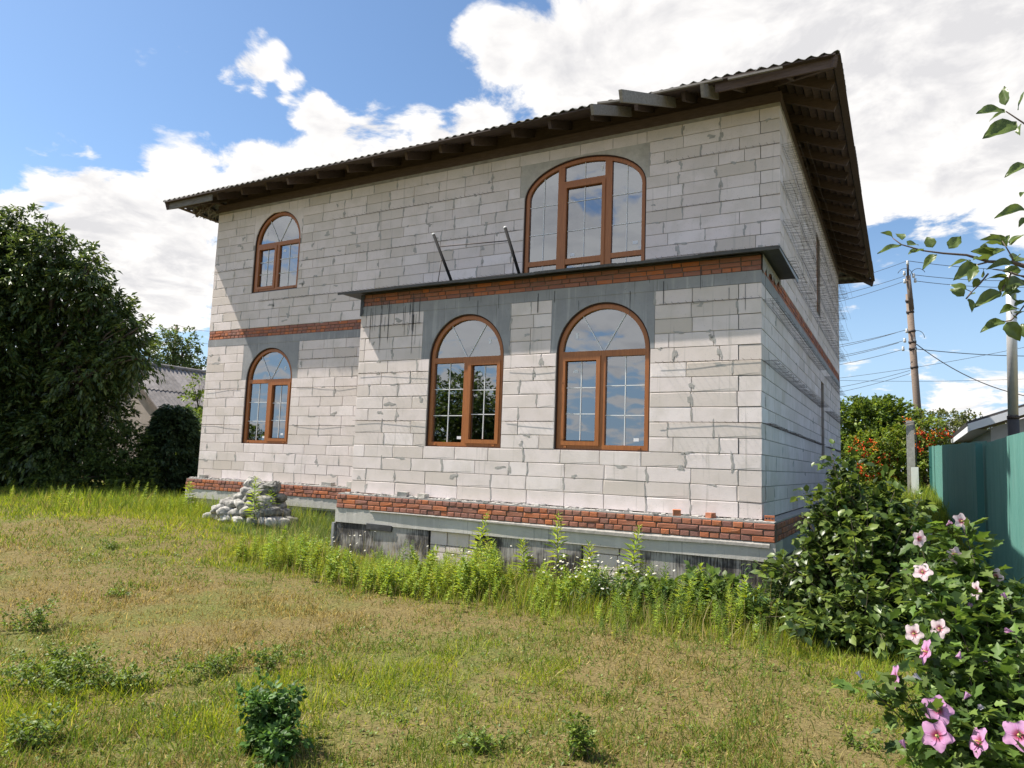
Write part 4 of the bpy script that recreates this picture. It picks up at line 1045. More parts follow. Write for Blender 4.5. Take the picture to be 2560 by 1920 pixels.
def blades(pos, h, w, lean, cols, tv=BLADE):
    n = len(pos); a = rng.uniform(0, 2*np.pi, n); tilt = np.clip(rng.normal(lean, lean*.6, n), 0, 1.4)
    f = np.stack([np.cos(a)*np.sin(tilt), np.sin(a)*np.sin(tilt), np.cos(tilt)], 1)
    b = rng.uniform(0, 2*np.pi, n); up = np.stack([np.cos(b), np.sin(b), np.zeros(n)], 1)
    return instance(tv[0], tv[1], pos, basis(f, up), np.stack([w, h, h], 1), cols)
def stuff(name, label, cat, arrs, mat):
    V = []; F = []; C = []; o = 0
    for v, f, c in arrs: V.append(v); F.append(f+o); C.append(c); o += len(v)
    ob = link_mesh(name, np_mesh(name, np.concatenate(V), np.concatenate(F), M[mat], np.concatenate(C))); tag(ob, label, cat, kind='stuff'); return ob

def lawn():
    n = 460000
    d = 3.0*np.exp(rng.uniform(0, 1, n)*math.log(26/3.0)); s = rng.uniform(-.92, .92, n)
    fx, fy = -math.sin(YAW), math.cos(YAW); rx, ry = math.cos(YAW), math.sin(YAW)
    x = CAM[0]+d*fx+d*s*rx; y = CAM[1]+d*fy+d*s*ry
    k = ~inside_house(x, y) & (x < 2.75) & (y < 22); x, y, d = x[k], y[k], d[k]
    cl = vnoise(x, y, 31, 3, 3.2); g = greenness(x, y)
    keep = rng.random(len(x)) < np.clip(.25+1.5*(cl-.22), .2, 1)*np.where((x > .9) & (y < -3.9), .55, 1); x, y, d, g, cl = x[keep], y[keep], d[keep], g[keep], cl[keep]
    n = len(x); isg = rng.random(n) < np.clip(g*1.15-.05, .04, .97)
    lime = rng.random(n) < sstep(.55, .95, g)*.8
    c = np.where(isg[:, None], np.where(lime[:, None], palette(n, LIME), palette(n, GREEN)), palette(n, DRY))
    h = rng.gamma(5, .0094, n)*np.where(isg, 1.1, .85)*(1+.45*sstep(.7, 1, g))*(1+.012*d)*(.6+.8*cl); w = np.clip(.0036+.00062*d, .004, .02)*rng.uniform(.7, 1.4, n)
    P = np.stack([x, y, gz(x, y)-.012], 1)
    stuff('lawn_grass', 'short half dry grass covering the garden', 'grass', [blades(P, h, w, .55, c)], 'grass')
    # straw litter lying flat
    m = 26000; i = rng.integers(0, n, m); Q = P[i]+np.stack([rng.uniform(-.1, .1, m), rng.uniform(-.1, .1, m), np.full(m, .018)], 1)
    a = rng.uniform(0, 2*np.pi, m); f = np.stack([np.cos(a), np.sin(a), rng.normal(.1, .15, m)], 1)
    V = instance(BLADE[0], BLADE[1], Q, basis(f, np.tile([0, 0, 1.], (m, 1))), np.stack([np.clip(.003+.0004*d[i], .003, .012), rng.uniform(.03, .10, m), np.full(m, .02)], 1), palette(m, DRY+[(.40,.33,.20),(.22,.14,.07)]))
    stuff('straw_litter', 'dead straw and clippings lying on the lawn', 'straw', [V], 'grass')
    # low rosette weeds (clover, plantain) pressed into the lawn
    m = 2600; x = rng.uniform(-10, 2.2, m); y = rng.uniform(-7.6, -1.2, m); k = (greenness(x, y) > .25); x, y = x[k], y[k]; m = len(x); L = 9
    X = np.repeat(x, L)+rng.normal(0, .035, m*L); Y = np.repeat(y, L)+rng.normal(0, .035, m*L); a = rng.uniform(0, 6.28, m*L); el = rng.uniform(.1, .8, m*L)
    f = np.stack([np.cos(a)*np.cos(el), np.sin(a)*np.cos(el), np.sin(el)], 1)
    V = instance(LEAF4[0], LEAF4[1], np.stack([X, Y, gz(X, Y)+.004], 1), basis(f, np.tile([0, 0, 1.], (m*L, 1))), rng.uniform(.014, .036, m*L), palette(m*L, GREEN))
    stuff('lawn_weeds', 'low broad leaved weeds scattered in the lawn', 'weeds', [V], 'leaf')
lawn()

def tall_grass():
    A = []
    def patch(n, x0, x1, y0, y1, hf, pal, lean=.28, wd=.006):
        x = rng.uniform(x0, x1, n); y = rng.uniform(y0, y1, n); h = hf(x, y)*rng.uniform(.45, 1.15, n); k = ~inside_house(x, y, -.02) & (h > .05) & (rng.random(n) < .35+1.1*vnoise(x, y, 41, 3, 1.4))
        x, y, h = x[k], y[k], h[k]; n = len(x)
        A.append(blades(np.stack([x, y, gz(x, y)-.02], 1), h, wd*rng.uniform(.6, 1.5, n)*(1+.3*h), lean, palette(n, pal)))
    bay = lambda x, y: (.06+.24*sstep(-2.6, -1.5, y)*sstep(-.1, -1.0, y))*sstep(-8.2, -6.6, x)*(.6+.8*vnoise(x, 0*x, 43, 3, .9))
    patch(32000, -7.6, .9, -2.7, -.22, bay, LIME+LIME+GREEN+[(.33,.30,.09)])
    patch(9000, -12.5, -6.8, -.9, 1.42, lambda x, y: .10+.30*sstep(-.6, 1.0, y)*(.5+vnoise(x, y, 44, 2, 1.2)), LIME+GREEN, .45, .007)
    patch(8000, -9.2, -6.8, -.6, 1.42, lambda x, y: .16+.26*sstep(-.4, .8, y), [(.12,.19,.05),(.16,.22,.07),(.10,.16,.045),(.2,.25,.1)], .6, .007)
    patch(14000, -22, -12.3, -3.6, 3.5, lambda x, y: (.06+.24*sstep(-.5, .5, (y+.5*(x+16)+.4)/3))*(.5+vnoise(x, y, 45, 2, 1.0)), LIME[:1]+GREEN+GREEN+DRY[:1], .35, .011)
    patch(15000, .35, 2.62, 2.5, 25, lambda x, y: .28+.3*vnoise(x, y, 46, 2, .8), GREEN+LIME+[(.2,.22,.08)], .3, .012)
    patch(2200, -7.4, .7, -2.5, -.4, lambda x, y: (.30+.30*sstep(-2.3, -1.0, y))*(.5+vnoise(x, y, 47, 2, 1.3)), [(.36,.30,.13),(.30,.24,.10),(.26,.25,.08),(.42,.36,.18)], .22, .0045)
    stuff('tall_grass', 'tall yellow green grass and seed stalks along the walls', 'grass', A, 'grass')
tall_grass()

def lance_plant(h, n, leaf, pal, spread=1.0, top=True, tmpl=LANCE):
    """upright weed: one wavy stem, narrow leaves all the way up; local coordinates"""
    t = np.linspace(.12, 1, n); ph = rng.uniform(0, 6.28); bend = rng.uniform(-.24, .24, 2)*h
    P = np.stack([bend[0]*t**2+.012*np.sin(t*5+ph)*h, bend[1]*t**2+.012*np.cos(t*4+ph)*h, t*h], 1)
    a = np.arange(n)*2.4+ph; el = .75-.9*(1-t)+rng.normal(0, .2, n)
    f = np.stack([np.cos(a)*np.cos(el), np.sin(a)*np.cos(el), np.sin(el)], 1)
    L = leaf*(.45+.9*np.sin(np.pi*np.clip(t, .1, 1)**.8))*rng.uniform(.8, 1.2, n)*spread
    V, F, c = instance(tmpl[0], tmpl[1], P, basis(f, np.tile([0, 0, 1.], (n, 1))), L, palette(n, pal))
    m = 7; tt = np.linspace(0, 1, m); S = np.stack([bend[0]*tt**2+.012*np.sin(tt*5+ph)*h, bend[1]*tt**2+.012*np.cos(tt*4+ph)*h, tt*h], 1); r = .0055*(1-.75*tt)*(.5+h)
    q = np.array([[1, 0, 0], [-.5, .87, 0], [-.5, -.87, 0]]); SV = (S[:, None, :]+q[None]*r[:, None, None]).reshape(-1, 3)
    SF = []
    for i in range(m-1):
        for k in range(3): a0, b0 = i*3+k, i*3+(k+1) % 3; SF += [(a0, b0, b0+3), (a0, b0+3, a0+3)]
    o = len(V); V = np.concatenate([V, SV]); F = np.concatenate([F, np.array(SF)+o]); c = np.concatenate([c, np.tile([(.13,.16,.055)], (len(SV), 1))])
    return V, F, c
WEEDPAL = [(.20,.305,.05),(.26,.365,.06),(.32,.41,.07),(.16,.25,.045)]
def moved(arr, x, y, z, s=1.0, rz=0.0):
    V, F, c = arr; ca, sa = math.cos(rz), math.sin(rz); R_ = np.array([[ca, -sa, 0], [sa, ca, 0], [0, 0, 1]]); return (V*s)@R_.T+np.array([x, y, z]), F, c
def weeds():
    var = [lance_plant(1.0, 70, .13, [WEEDPAL+LIME[:1], LIME, LIME+WEEDPAL[1:3], WEEDPAL][q % 4]) for q in range(9)]
    A = []
    dk = [(.105,.175,.038),(.135,.215,.045),(.085,.145,.034)]
    vard = [lance_plant(1.0, 64, .15, dk) for _ in range(4)]; varb = [lance_plant(1.0, 44, .16, WEEDPAL+LIME[:2], tmpl=LEAF4) for _ in range(4)]
    k = 0
    while k < 1550:
        x = random.uniform(-6.9, .5) if random.random() < .6 else random.uniform(-4.2, .4); y = -.62-random.random()**.9*(1.95+.12*(x+3)); nz = float(vnoise(x, y, 71, 3, 1.3)); nz2 = float(vnoise(x, y, 77, 2, .8))
        edge = sstep(-2.75, -1.6, y-.12*(x+3)); k += 1
        if random.random() > (.45+1.25*(nz-.25))*(.2+.8*edge): continue
        h = random.uniform(.16, .44)*(.45+1.1*nz)*(.8 if y > -.9 else 1)*(.5+.5*edge)
        pool = vard if (x > -1.2 and random.random() < .45) or nz2 > .76 else (varb if nz2 < .38 or random.random() < .2 else var)
        A.append(moved(random.choice(pool), x, y, float(gz(x, y))-.02, h*random.uniform(.85, 1.25), random.random()*6))
    for k in range(46):
        x = random.uniform(-12.6, -6.9); y = random.uniform(.1, 1.3); h = random.uniform(.2, .42); A.append(moved(random.choice(var), x, y, float(gz(x, y))-.02, h, random.random()*6))
    for k in range(60):
        x = random.uniform(.4, 2.5); y = random.uniform(4, 22); A.append(moved(random.choice(var), x, y, float(gz(x, y))-.02, random.uniform(.35, .8), random.random()*6))
    for k in range(50):
        x = random.uniform(-20, -12.8); y = random.uniform(-1.5, 3)-.3*(x+13); A.append(moved(random.choice(var), x, y, float(gz(x, y))-.02, random.uniform(.25, .55), random.random()*6))
    stuff('wall_weeds', 'leafy weeds crowding along the foundation', 'weeds', A, 'leaf')
    # the tall single stalks that stand out against the foundation
    for (x, y, h, lab) in ((-3.78, -.55, .92, 'tall leafy stalk left of the dark foundation block under the first bay window'), (-2.42, -.75, 1.02, 'tallest bright leafy stalk reaching the bricks between the bay windows'),
                           (-1.45, -.75, .93, 'tall leafy stalk before the pale foundation blocks under the right window'), (-1.95, -.8, .70, 'shorter bushy stalk left of the pale foundation blocks'),
                           (-2.95, -.6, .62, 'thin leafy stalk in front of the dark foundation'), (-8.98, .12, .95, 'tall leafy stalk rising before the heap of cement lumps'), (-8.75, .30, .75, 'leafy stalk at the right foot of the cement heap'), (-12.05, 1.05, .62, 'leafy stalk at the far left corner of the plinth')):
        root = empty('tall_weed', (x, y, float(gz(x, y))-.02), lab, 'weed', 'tall weeds along the wall')
        V, F, c = lance_plant(h, 78, .14, WEEDPAL+LIME[:2]); ns = len(V)-21
        lf = np_mesh('leaves', V[:ns], F[(F < ns).all(1)], M['leaf'], c[:ns]); sf = F[(F >= ns).all(1)]-ns; st = np_mesh('stem', V[ns:], sf, M['leaf'], c[ns:])
        for nm, me in (('leaves', lf), ('stem', st)):
            o = bpy.data.objects.new(nm, me); COL.objects.link(o); o.parent = root
    # small white daisies
    A = []; disc = ([(0, 0, .002)]+[(math.cos(a)*1.0, math.sin(a)*1.0, 0) for a in np.linspace(0, 2*np.pi, 8)[:-1]], [(0, i, i % 7+1) for i in range(1, 8)])
    n = 150; cx = rng.choice([-1.9, -1.5, -3.55, -1.2, -5.6], n, p=[.38, .26, .15, .12, .09]); x = cx+rng.normal(0, .28, n); y = -1.05+rng.normal(0, .28, n); y = np.where(cx > .5, -2.9+rng.normal(0, .2, n), np.minimum(y, -.35)); z = gz(x, y)+rng.uniform(.2, .52, n)
    nn = norm(np.stack([rng.normal(-.3, .4, n), rng.normal(-.4, .4, n), np.full(n, 1.)], 1)); B = basis(np.cross(nn, np.tile([0, 1, .1], (n, 1))), nn)
    A.append(instance(disc[0], disc[1], np.stack([x, y, z], 1), B, rng.uniform(.011, .019, n), np.tile([(.80,.80,.76)], (n, 1))))
    A.append(instance(disc[0], disc[1], np.stack([x, y, z+.004], 1), B, np.full(n, .005), np.tile([(.55,.42,.05)], (n, 1))))
    P0 = np.stack([x, y, gz(x, y)], 1); f = np.stack([np.zeros(n), np.zeros(n), np.ones(n)], 1); A.append(instance(BLADE[0], BLADE[1], P0, basis(f, np.tile([1., 0, 0], (n, 1))), np.stack([np.full(n, .006), z-P0[:, 2], np.full(n, .001)], 1), np.tile([(.12,.17,.05)], (n, 1))))
    stuff('daisies', 'small white wild daisies among the weeds', 'flowers', A, 'petal')
weeds()

def leafy_mass(twigs, dirs, per, leaf, tmpl, pal, droop=.35, tl=.28, jit=.5):
    """leaves along many short twigs: twigs (n,3) starts, dirs (n,3)"""
    n = len(twigs); t = rng.uniform(.05, 1, (n, per)); d = norm(dirs)
    P = twigs[:, None, :]+d[:, None, :]*(t*tl)[..., None]; P[..., 2] -= droop*tl*t**2; P = P.reshape(-1, 3)+rng.normal(0, leaf*.18, (n*per, 3))
    f = norm(np.repeat(d, per, 0)+rng.normal(0, jit, (n*per, 3))); f[:, 2] -= droop
    up = norm(np.stack([rng.normal(0, .55, n*per), rng.normal(0, .55, n*per), np.full(n*per, 1.)], 1))
    tone = np.repeat(1+rng.normal(0, .13, n), per)[:, None]
    return instance(tmpl[0], tmpl[1], P, basis(norm(f), up), leaf*rng.uniform(.6, 1.2, n*per), palette(n*per, pal)*tone)
def blob_twigs(blobs, dens):
    T = []; Dr = []
    for (c, r) in blobs:
        n = int(dens*np.prod(r)**(2/3)) if np.ndim(r) else int(dens*r*r); rr = np.array(r if np.ndim(r) else (r, r, r*.9))
        d = norm(rng.normal(size=(n, 3))); rad = np.where(rng.random(n) < .72, rng.uniform(.78, 1.02, n), rng.uniform(.3, .8, n))
        lump = .66+.66*vnoise(d[:, 0]*2.3+c[0], d[:, 1]*2.3+d[:, 2]*2.1+c[1], 51, 3, 1.3)
        T.append(np.array(c)+d*rr*(rad*lump)[:, None]); Dr.append(d+np.array([0, 0, .15]))
    return np.concatenate(T), np.concatenate(Dr)
def leaf_obj(name, arr, mat, parent):
    V, F, c = arr; me = np_mesh(name, V, F, M[mat], c); return link_mesh(name, me, parent)
def limb(mb, a, b, r0, r1, n=5, wob=.06):
    a = Vector(a); b = Vector(b); L = (b-a).length
    pts = [a.lerp(b, i/n)+Vector((random.uniform(-1, 1), random.uniform(-1, 1), random.uniform(-.5, .5)))*(wob*L*math.sin(math.pi*i/n)*.6)+Vector((0, 0, .08*L*math.sin(math.pi*i/n))) for i in range(n+1)]
    mb.tube(pts, [r0+(r1-r0)*i/n for i in range(n+1)], 7); return pts
def tree(name, label, foot, blobs, pal, dens=520, per=9, leaf=.10, tmpl=LEAF4, trunk_r=.14, mat='leaf', droop=.35, tl=.28, bark='bark', cat='tree', group=None):
    root = empty(name, tuple(foot), label, cat, group)
    mb = MB(); foot = Vector(foot); cen = [Vector(c) for c, r in blobs]; mid = sum(cen, Vector())/len(cen); fork = Vector((foot.x*.6+mid.x*.4, foot.y*.6+mid.y*.4, foot.z+(mid.z-foot.z)*.45))
    limb(mb, foot-Vector((0, 0, .15)), fork, trunk_r, trunk_r*.7, 6, .03)
    for c in cen:
        p = limb(mb, fork, c, trunk_r*.45, trunk_r*.12)
        for q in range(3): limb(mb, p[3], c+Vector((random.uniform(-.6, .6), random.uniform(-.6, .6), random.uniform(-.3, .6))), trunk_r*.16, trunk_r*.05)
    mb.build('trunk', M[bark], root)
    T, Dr = blob_twigs(blobs, dens)
    leaf_obj('crown', leafy_mass(T, Dr, per, leaf, tmpl, pal, droop, tl), mat, root); return root
def px(lst): return [(tuple(at_depth(u, v, d)), r) for (u, v, d, r) in lst]

DARK = [(.055,.092,.026),(.075,.118,.03),(.10,.145,.036),(.042,.072,.022),(.14,.18,.05)]
def trees():
    B = px([(u, v, 21.5+random.uniform(-.6, .9), r) for (u, v, r) in [(50,700,1.15),(110,640,.7),(20,590,.62),(165,740,1.0),(215,690,.5),(190,650,.35),(-90,860,2.2),(80,860,1.35),(190,850,.95),(255,840,.75),(285,790,.4),(300,860,.5),(330,850,.32),(345,820,.2),(225,930,.8),(283,950,.36),(120,980,1.4),(235,1030,.7),(280,1060,.45),(150,1090,1.2),(10,1070,1.6),(-190,680,2.6),(-130,1090,2.2),(60,1170,1.1),(200,1160,.9),(-10,640,.9),(60,560,.4),(140,600,.3),(240,740,.4),(325,865,.5),(310,805,.38),(345,895,.36),(275,765,.45),(200,640,.4),(300,920,.5)]])
    f = at_depth(40, 1230, 21.5); tree('leafy_tree', 'large dark leafy tree filling the left edge of the garden', (f[0], f[1], float(gz(f[0], f[1]))), B, DARK, 250, 12, .20, LEAFN, .19, 'leaf_gloss', .55, .5)
    B = px([(300,1130,21,.8),(250,1190,20.6,.7),(340,1180,21.4,.7),(390,1200,22,.55),(150,1205,20,.6),(375,1140,22,.65),(425,1185,22,.5),(330,1205,20.6,.6),(400,1100,22.5,.4)])
    f = at_depth(300, 1225, 21.0); tree('dark_shrub', 'dark shrub low under the big leafy tree', (f[0], f[1], float(gz(f[0], f[1]))), B, DARK[:3], 480, 9, .10, LEAF4, .05, cat='shrub')
    # spruce beside it
    c = at_depth(420, 1035, 22); base = at_depth(420, 1235, 22); zb = float(gz(base[0], base[1])); root = empty('young_spruce', (base[0], base[1], zb), 'small dark spruce in front of the old shed', 'tree')
    h = c[2]-zb+.25; mb = MB(); mb.tube([(base[0], base[1], zb-.1), (base[0], base[1], zb+h)], [.08, .015], 7); mb.build('trunk', M['bark'], root)
    n = 1500; t = rng.uniform(.05, 1, n)**1.1; a = rng.uniform(0, 6.28, n); R_ = (.92*(1-t)**.75+.06)*(.55+.9*vnoise(a*1.6, t*7, 61, 2, 1.0)); rr = R_*np.sqrt(rng.uniform(.25, 1, n)); T = np.stack([base[0]+np.cos(a)*rr, base[1]+np.sin(a)*rr, zb+t*h-.12*rr], 1)
    leaf_obj('crown', leafy_mass(T, np.stack([np.cos(a), np.sin(a), rng.normal(-.05, .15, n)], 1), 14, .17, LEAFN, [(.04,.07,.035),(.055,.09,.042),(.075,.115,.05)], .15, .36, .35), 'leaf', root)
    B = px([(500,960,25,.28),(490,1010,25,.38),(475,1060,24.5,.55),(485,1110,24,.6),(505,1060,24,.45),(475,1170,23.5,.5),(450,1190,23,.4)])
    f = at_depth(480, 1225, 24); tree('light_shrub', 'light green shrub against the left corner of the house', (f[0], f[1], float(gz(f[0], f[1]))), B, GREEN+[(.13,.19,.05)], 430, 9, .11, LEAF4, .06, cat='shrub')
    B = px([(430,870,46,.9),(458,845,46,.55),(405,895,46,.7),(485,905,46,.55),(445,915,46,1.0),(420,835,46,.35),(455,880,46,.6),(500,925,46,.3)])
    f = at_depth(445, 1090, 46); tree('far_tree', 'pale open crowned tree behind the shed roof', (f[0], f[1], -1.0), B, [(.10,.15,.05),(.13,.18,.06),(.08,.12,.04)], 120, 9, .22, LEAF4, .16, droop=.3, tl=.55)
    # right: hedge and flowering vine at the end of the passage
    B = px([(2105,1075,30,1.1),(2150,1060,29.5,1.15),(2200,1065,30,1.25),(2245,1075,30,1.0),(2120,1150,29,1.2),(2200,1150,29.5,1.2),(2170,1040,29,.6),(2215,1035,29.6,.55)])
    f = at_depth(2180, 1180, 29.6); tree('green_hedge', 'tall green bush at the far end beside the house corner', (f[0], f[1], float(gz(f[0], f[1]))), B, GREEN+[(.06,.10,.028)], 330, 9, .16, LEAF4, .08, droop=.3, tl=.32, cat='shrub')
    B = px([(2330,1090,29,1.0),(2385,1085,30,1.0),(2435,1095,30,1.0),(2480,1105,30,.9),(2360,1150,28.6,.9),(2420,1150,28.6,.8),(2410,1125,27.5,.45),(2440,1135,27,.35)])
    f = at_depth(2380, 1190, 29); tree('olive_bush', 'wide olive green bush spilling over the far fence', (f[0], f[1], float(gz(f[0], f[1]))), B, [(.12,.145,.04),(.095,.12,.035),(.15,.165,.05)], 330, 9, .12, LEAF4, .08, droop=.35, tl=.34, cat='shrub')
    B = px([(2180,1130,27.5,.85),(2220,1110,27.8,.8),(2215,1165,27.2,.9),(2255,1160,27.2,.75),(2300,1080,27.6,.75),(2310,1125,27.4,.65),(2175,1180,27,.7),(2260,1100,28,.6)])
    f = at_depth(2230, 1200, 27.4); root = tree('trumpet_vine', 'leafy vine with orange red flowers at the end of the passage', (f[0], f[1], float(gz(f[0], f[1]))), B, LIME[2:3]+GREEN+[(.19,.20,.04)], 300, 9, .13, LEAF4, .06, droop=.4, tl=.3, cat='shrub')
    # its flower clusters
    spots = [(2140,1103),(2155,1112),(2180,1105),(2168,1135),(2195,1155),(2240,1150),(2225,1165),(2185,1120),(2150,1165),(2132,1125),(2300,1078),(2290,1082),(2312,1090),(2328,1098),(2296,1118),(2305,1125),(2340,1082),(2365,1080),(2385,1090),(2268,1052),(2205,1180),(2238,1195),(2160,1180),(2352,1088),(2395,1092),(2175,1192),(2215,1142),(2330,1115)]
    trum = ([(0,0,0),(.16,.8,.02),(-.02,.85,.16),(-.16,.8,-.02),(.02,.82,-.16),(0,.95,0)], [(0,1,2),(0,2,3),(0,3,4),(0,4,1),(1,2,5),(2,3,5),(3,4,5),(4,1,5)])
    for (u, v) in spots:
        c = at_depth(u, v, 26.5+random.uniform(-.1, .3)); n = 15; d = norm(rng.normal(size=(n, 3))+np.array([-.3, -.9, .2])); P = c+np.clip(rng.normal(0, .06, (n, 3)), -.09, .09)
        colr = [(.62,.10,.025),(.70,.16,.03),(.55,.06,.025)] if random.random() < .6 else [(.72,.27,.04),(.66,.33,.05),(.6,.2,.03)]
        V, F, cc = instance(trum[0], trum[1], P, basis(d, np.tile([0, 0, 1.], (n, 1))), rng.uniform(.10, .17, n), palette(n, colr))
        link_mesh('flower_cluster', np_mesh('flower_cluster', V, F, M['petal'], cc), root)
    # trees behind the viewer, seen only mirrored in the panes
    for (u, v, d, s, lab) in ((1165, 1040, 27, 1.0, 'tall garden tree mirrored in the left bay window'), (1060, 1060, 30, 1.2, 'second garden tree mirrored at the edge of the bay window'), (600, 1125, 34, .75, 'low garden tree mirrored in the lower left window')):
        P = at_depth(u, v, d); x, y, z = P[0], (.17 if u > 900 else 2*D)-P[1], P[2]
        bl = [((x+random.uniform(-1, 1)*s, y+random.uniform(-1, 1)*s, z+dz*s), r*s) for dz, r in ((1.0, .8), (.2, 1.1), (-.5, 1.3), (.4, .9), (-1.2, 1.3), (-.2, 1.2))]
        tree('garden_tree', lab, (x, y, float(gz(x, y))), bl, DARK+GREEN[:1], 150, 9, .16, LEAF4, .14, droop=.35, tl=.34, group='garden trees behind the viewer')
trees()

def stem_bush(name, label, foot, ends, leaf, tmpl, pal, per_m, mat='leaf', r0=.012, twig=.16, cat='shrub', start=.25):
    root = empty(name, tuple(foot), label, cat); mb = MB(); T = []; Dr = []
    foot = Vector(foot)
    for e in ends:
        e = Vector(e); L = (e-foot).length; o = Vector((random.uniform(-.12, .12), random.uniform(-.12, .12), -.05)); c = foot.lerp(e, .5)+Vector((0, 0, .12*L))+Vector((random.uniform(-.05, .05), random.uniform(-.05, .05), 0))*L
        pts = []
        for i in range(9):
            t = i/8; pts.append((foot+o)*(1-t)**2+c*2*t*(1-t)+e*t*t)
        mb.tube(pts, [r0*(1-.8*i/8) for i in range(9)], 5, False)
        n = max(6, int(L*per_m))
        for k in range(n):
            t = start+(1-start)*(k+random.random())/n; p = (foot+o)*(1-t)**2+c*2*t*(1-t)+e*t*t; d = (e-foot).normalized()
            T.append(tuple(p)); q = Vector((random.gauss(0, 1), random.gauss(0, 1), random.gauss(.25, .6))).normalized()*1.0+d*.35; Dr.append(tuple(q))
    mb.build('stems', M['bark'], root)
    T = np.array(T); Dr = np.array(Dr)
    leaf_obj('foliage', leafy_mass(T, Dr, 4, leaf, tmpl, pal, .35, twig, .45), mat, root); return root

def bushes():
    # big glossy bush in front of the house corner
    ends = []
    for (u, v, d, s) in [(2095,1150,8.0,.12),(2080,1230,8.0,.2),(2110,1200,7.9,.15),(2040,1330,7.9,.22),(2130,1300,7.6,.25),(2200,1330,7.6,.25),(2000,1420,7.8,.2),(2080,1420,7.4,.3),(2170,1430,7.3,.3),(2260,1380,7.5,.25),(2300,1440,7.3,.2),(2030,1520,7.2,.25),(2110,1540,7.0,.3),(2200,1550,6.9,.3),(2280,1560,7.0,.25),(2080,1620,6.8,.25),(2180,1640,6.7,.25),(2250,1650,6.8,.2),(1990,1500,7.6,.15),(2320,1520,7.2,.2),(2140,1370,7.9,.3),(2230,1470,7.6,.3),(1965,1440,7.6,.14),(1985,1560,7.2,.2),(2010,1600,7.0,.2),(2060,1660,6.7,.2),(2290,1480,7.0,.25),(2330,1450,7.4,.2),(2250,1330,7.8,.25),(2300,1390,7.6,.2),(2180,1260,7.9,.2),(2150,1690,6.6,.2),(2230,1260,7.9,.2),(2280,1310,7.8,.2),(2190,1225,8.0,.15),(2120,1260,7.9,.2),(2060,1290,7.9,.2),(1990,1380,7.8,.16)]:
        for q in range(3 if v < 1240 and u < 2120 else 7):
            p = at_depth(u, v, d)+rng.normal(0, s*.75, 3); p[2] = max(p[2], -.85); ends.append(tuple(p))
    f = at_depth(2160, 1690, 7.3); PAL = [(.062,.10,.022),(.085,.135,.028),(.115,.17,.035),(.045,.075,.02),(.17,.225,.05)]
    stem_bush('corner_bush', 'big dense dark green bush in front of the house corner', (f[0], f[1], float(gz(f[0], f[1]))), ends, .10, LEAF8, PAL, 17, 'leaf_gloss', .013, .17, start=.30)
    # saplings and fern-like weeds at the right part of the foundation
    for (x, y, h, lab, pal, lf, tm) in ((-.95, -1.15, .40, 'dark leafy sapling by the black foundation left of the corner', GREEN[:2]+[(.06,.11,.03)], .10, LEAF8), (-.30, -1.10, .46, 'broad leafed sapling right before the house corner', [(.11,.17,.04),(.085,.14,.035)], .12, LEAF8), (.20, -1.15, .46, 'feathery green weed between the sapling and the big bush', [(.10,.18,.06),(.08,.15,.05)], .09, LANCE), (-1.45, -1.35, .42, 'dark narrow leafed bushy weed beside the daisies', [(.07,.12,.035),(.09,.15,.045)], .10, LANCE)):
        z = float(gz(x, y)); ends = [(x+random.gauss(0, .22), y+random.gauss(0, .2), z+h*random.uniform(.55, 1.05)) for _ in range(16)]
        stem_bush('sapling', lab, (x, y, z), ends, lf, tm, pal, 26, 'leaf', .007, .13, 'plant', .15)
    # clumps of weeds standing in the lawn
    V7 = [((-5.31, -5.57), .33, .30, 'airy lone weed clump far left in the dry lawn', 12), ((-3.60, -6.35), .30, .34, 'wide leafy weed clump near the left edge of the lawn', 26), ((-3.95, -6.15), .22, .26, 'low spreading weed left of the wide clump', 16), ((-3.25, -6.05), .20, .28, 'round low weed clump right of the wide clump', 16),
          ((-2.72, -6.95), .26, .18, 'tall thin weed near the lower left corner', 14), ((-1.62, -6.28), .34, .17, 'dense dark green bushy weed in the front of the lawn', 26), ((-1.42, -6.42), .22, .14, 'small offshoot right of the dense bushy weed', 10), ((-3.05, -5.40), .20, .22, 'sparse weed in the middle of the lawn', 9), ((-2.85, -5.15), .22, .22, 'sparse upright weed behind the middle weed', 9),
          ((-.07, -5.42), .30, .10, 'narrow upright weed in the front centre of the lawn', 12), ((-.58, -5.62), .16, .18, 'low broad weed left of the narrow upright weed', 12), ((-8.5, -2.85), .16, .12, 'small dark tuft in the far left lawn', 8), ((-6.15, -4.3), .10, .2, 'flat pale tuft in the dry patch', 8), ((1.25, -4.3), .10, .14, 'small grass tuft on the bare soil at right', 8)]
    for ((x, y), h, sp, lab, ns) in V7:
        z = float(gz(x, y)); dense = 'dense' in lab
        h *= 1.0 if dense else .78
        ends = [(x+random.gauss(0, sp*.5), y+random.gauss(0, sp*.5), z+h*random.uniform(.35, 1.05)) for _ in range(ns)]
        stem_bush('weed_clump', lab, (x, y, z), ends, (.040 if dense else .030), LEAF8 if dense else LEAF4, ([(.06,.13,.028),(.08,.16,.034),(.10,.19,.042)] if dense else GREEN), 85 if dense else 70, 'leaf', .003, .05, 'weed', .12 if dense else .2)
bushes()

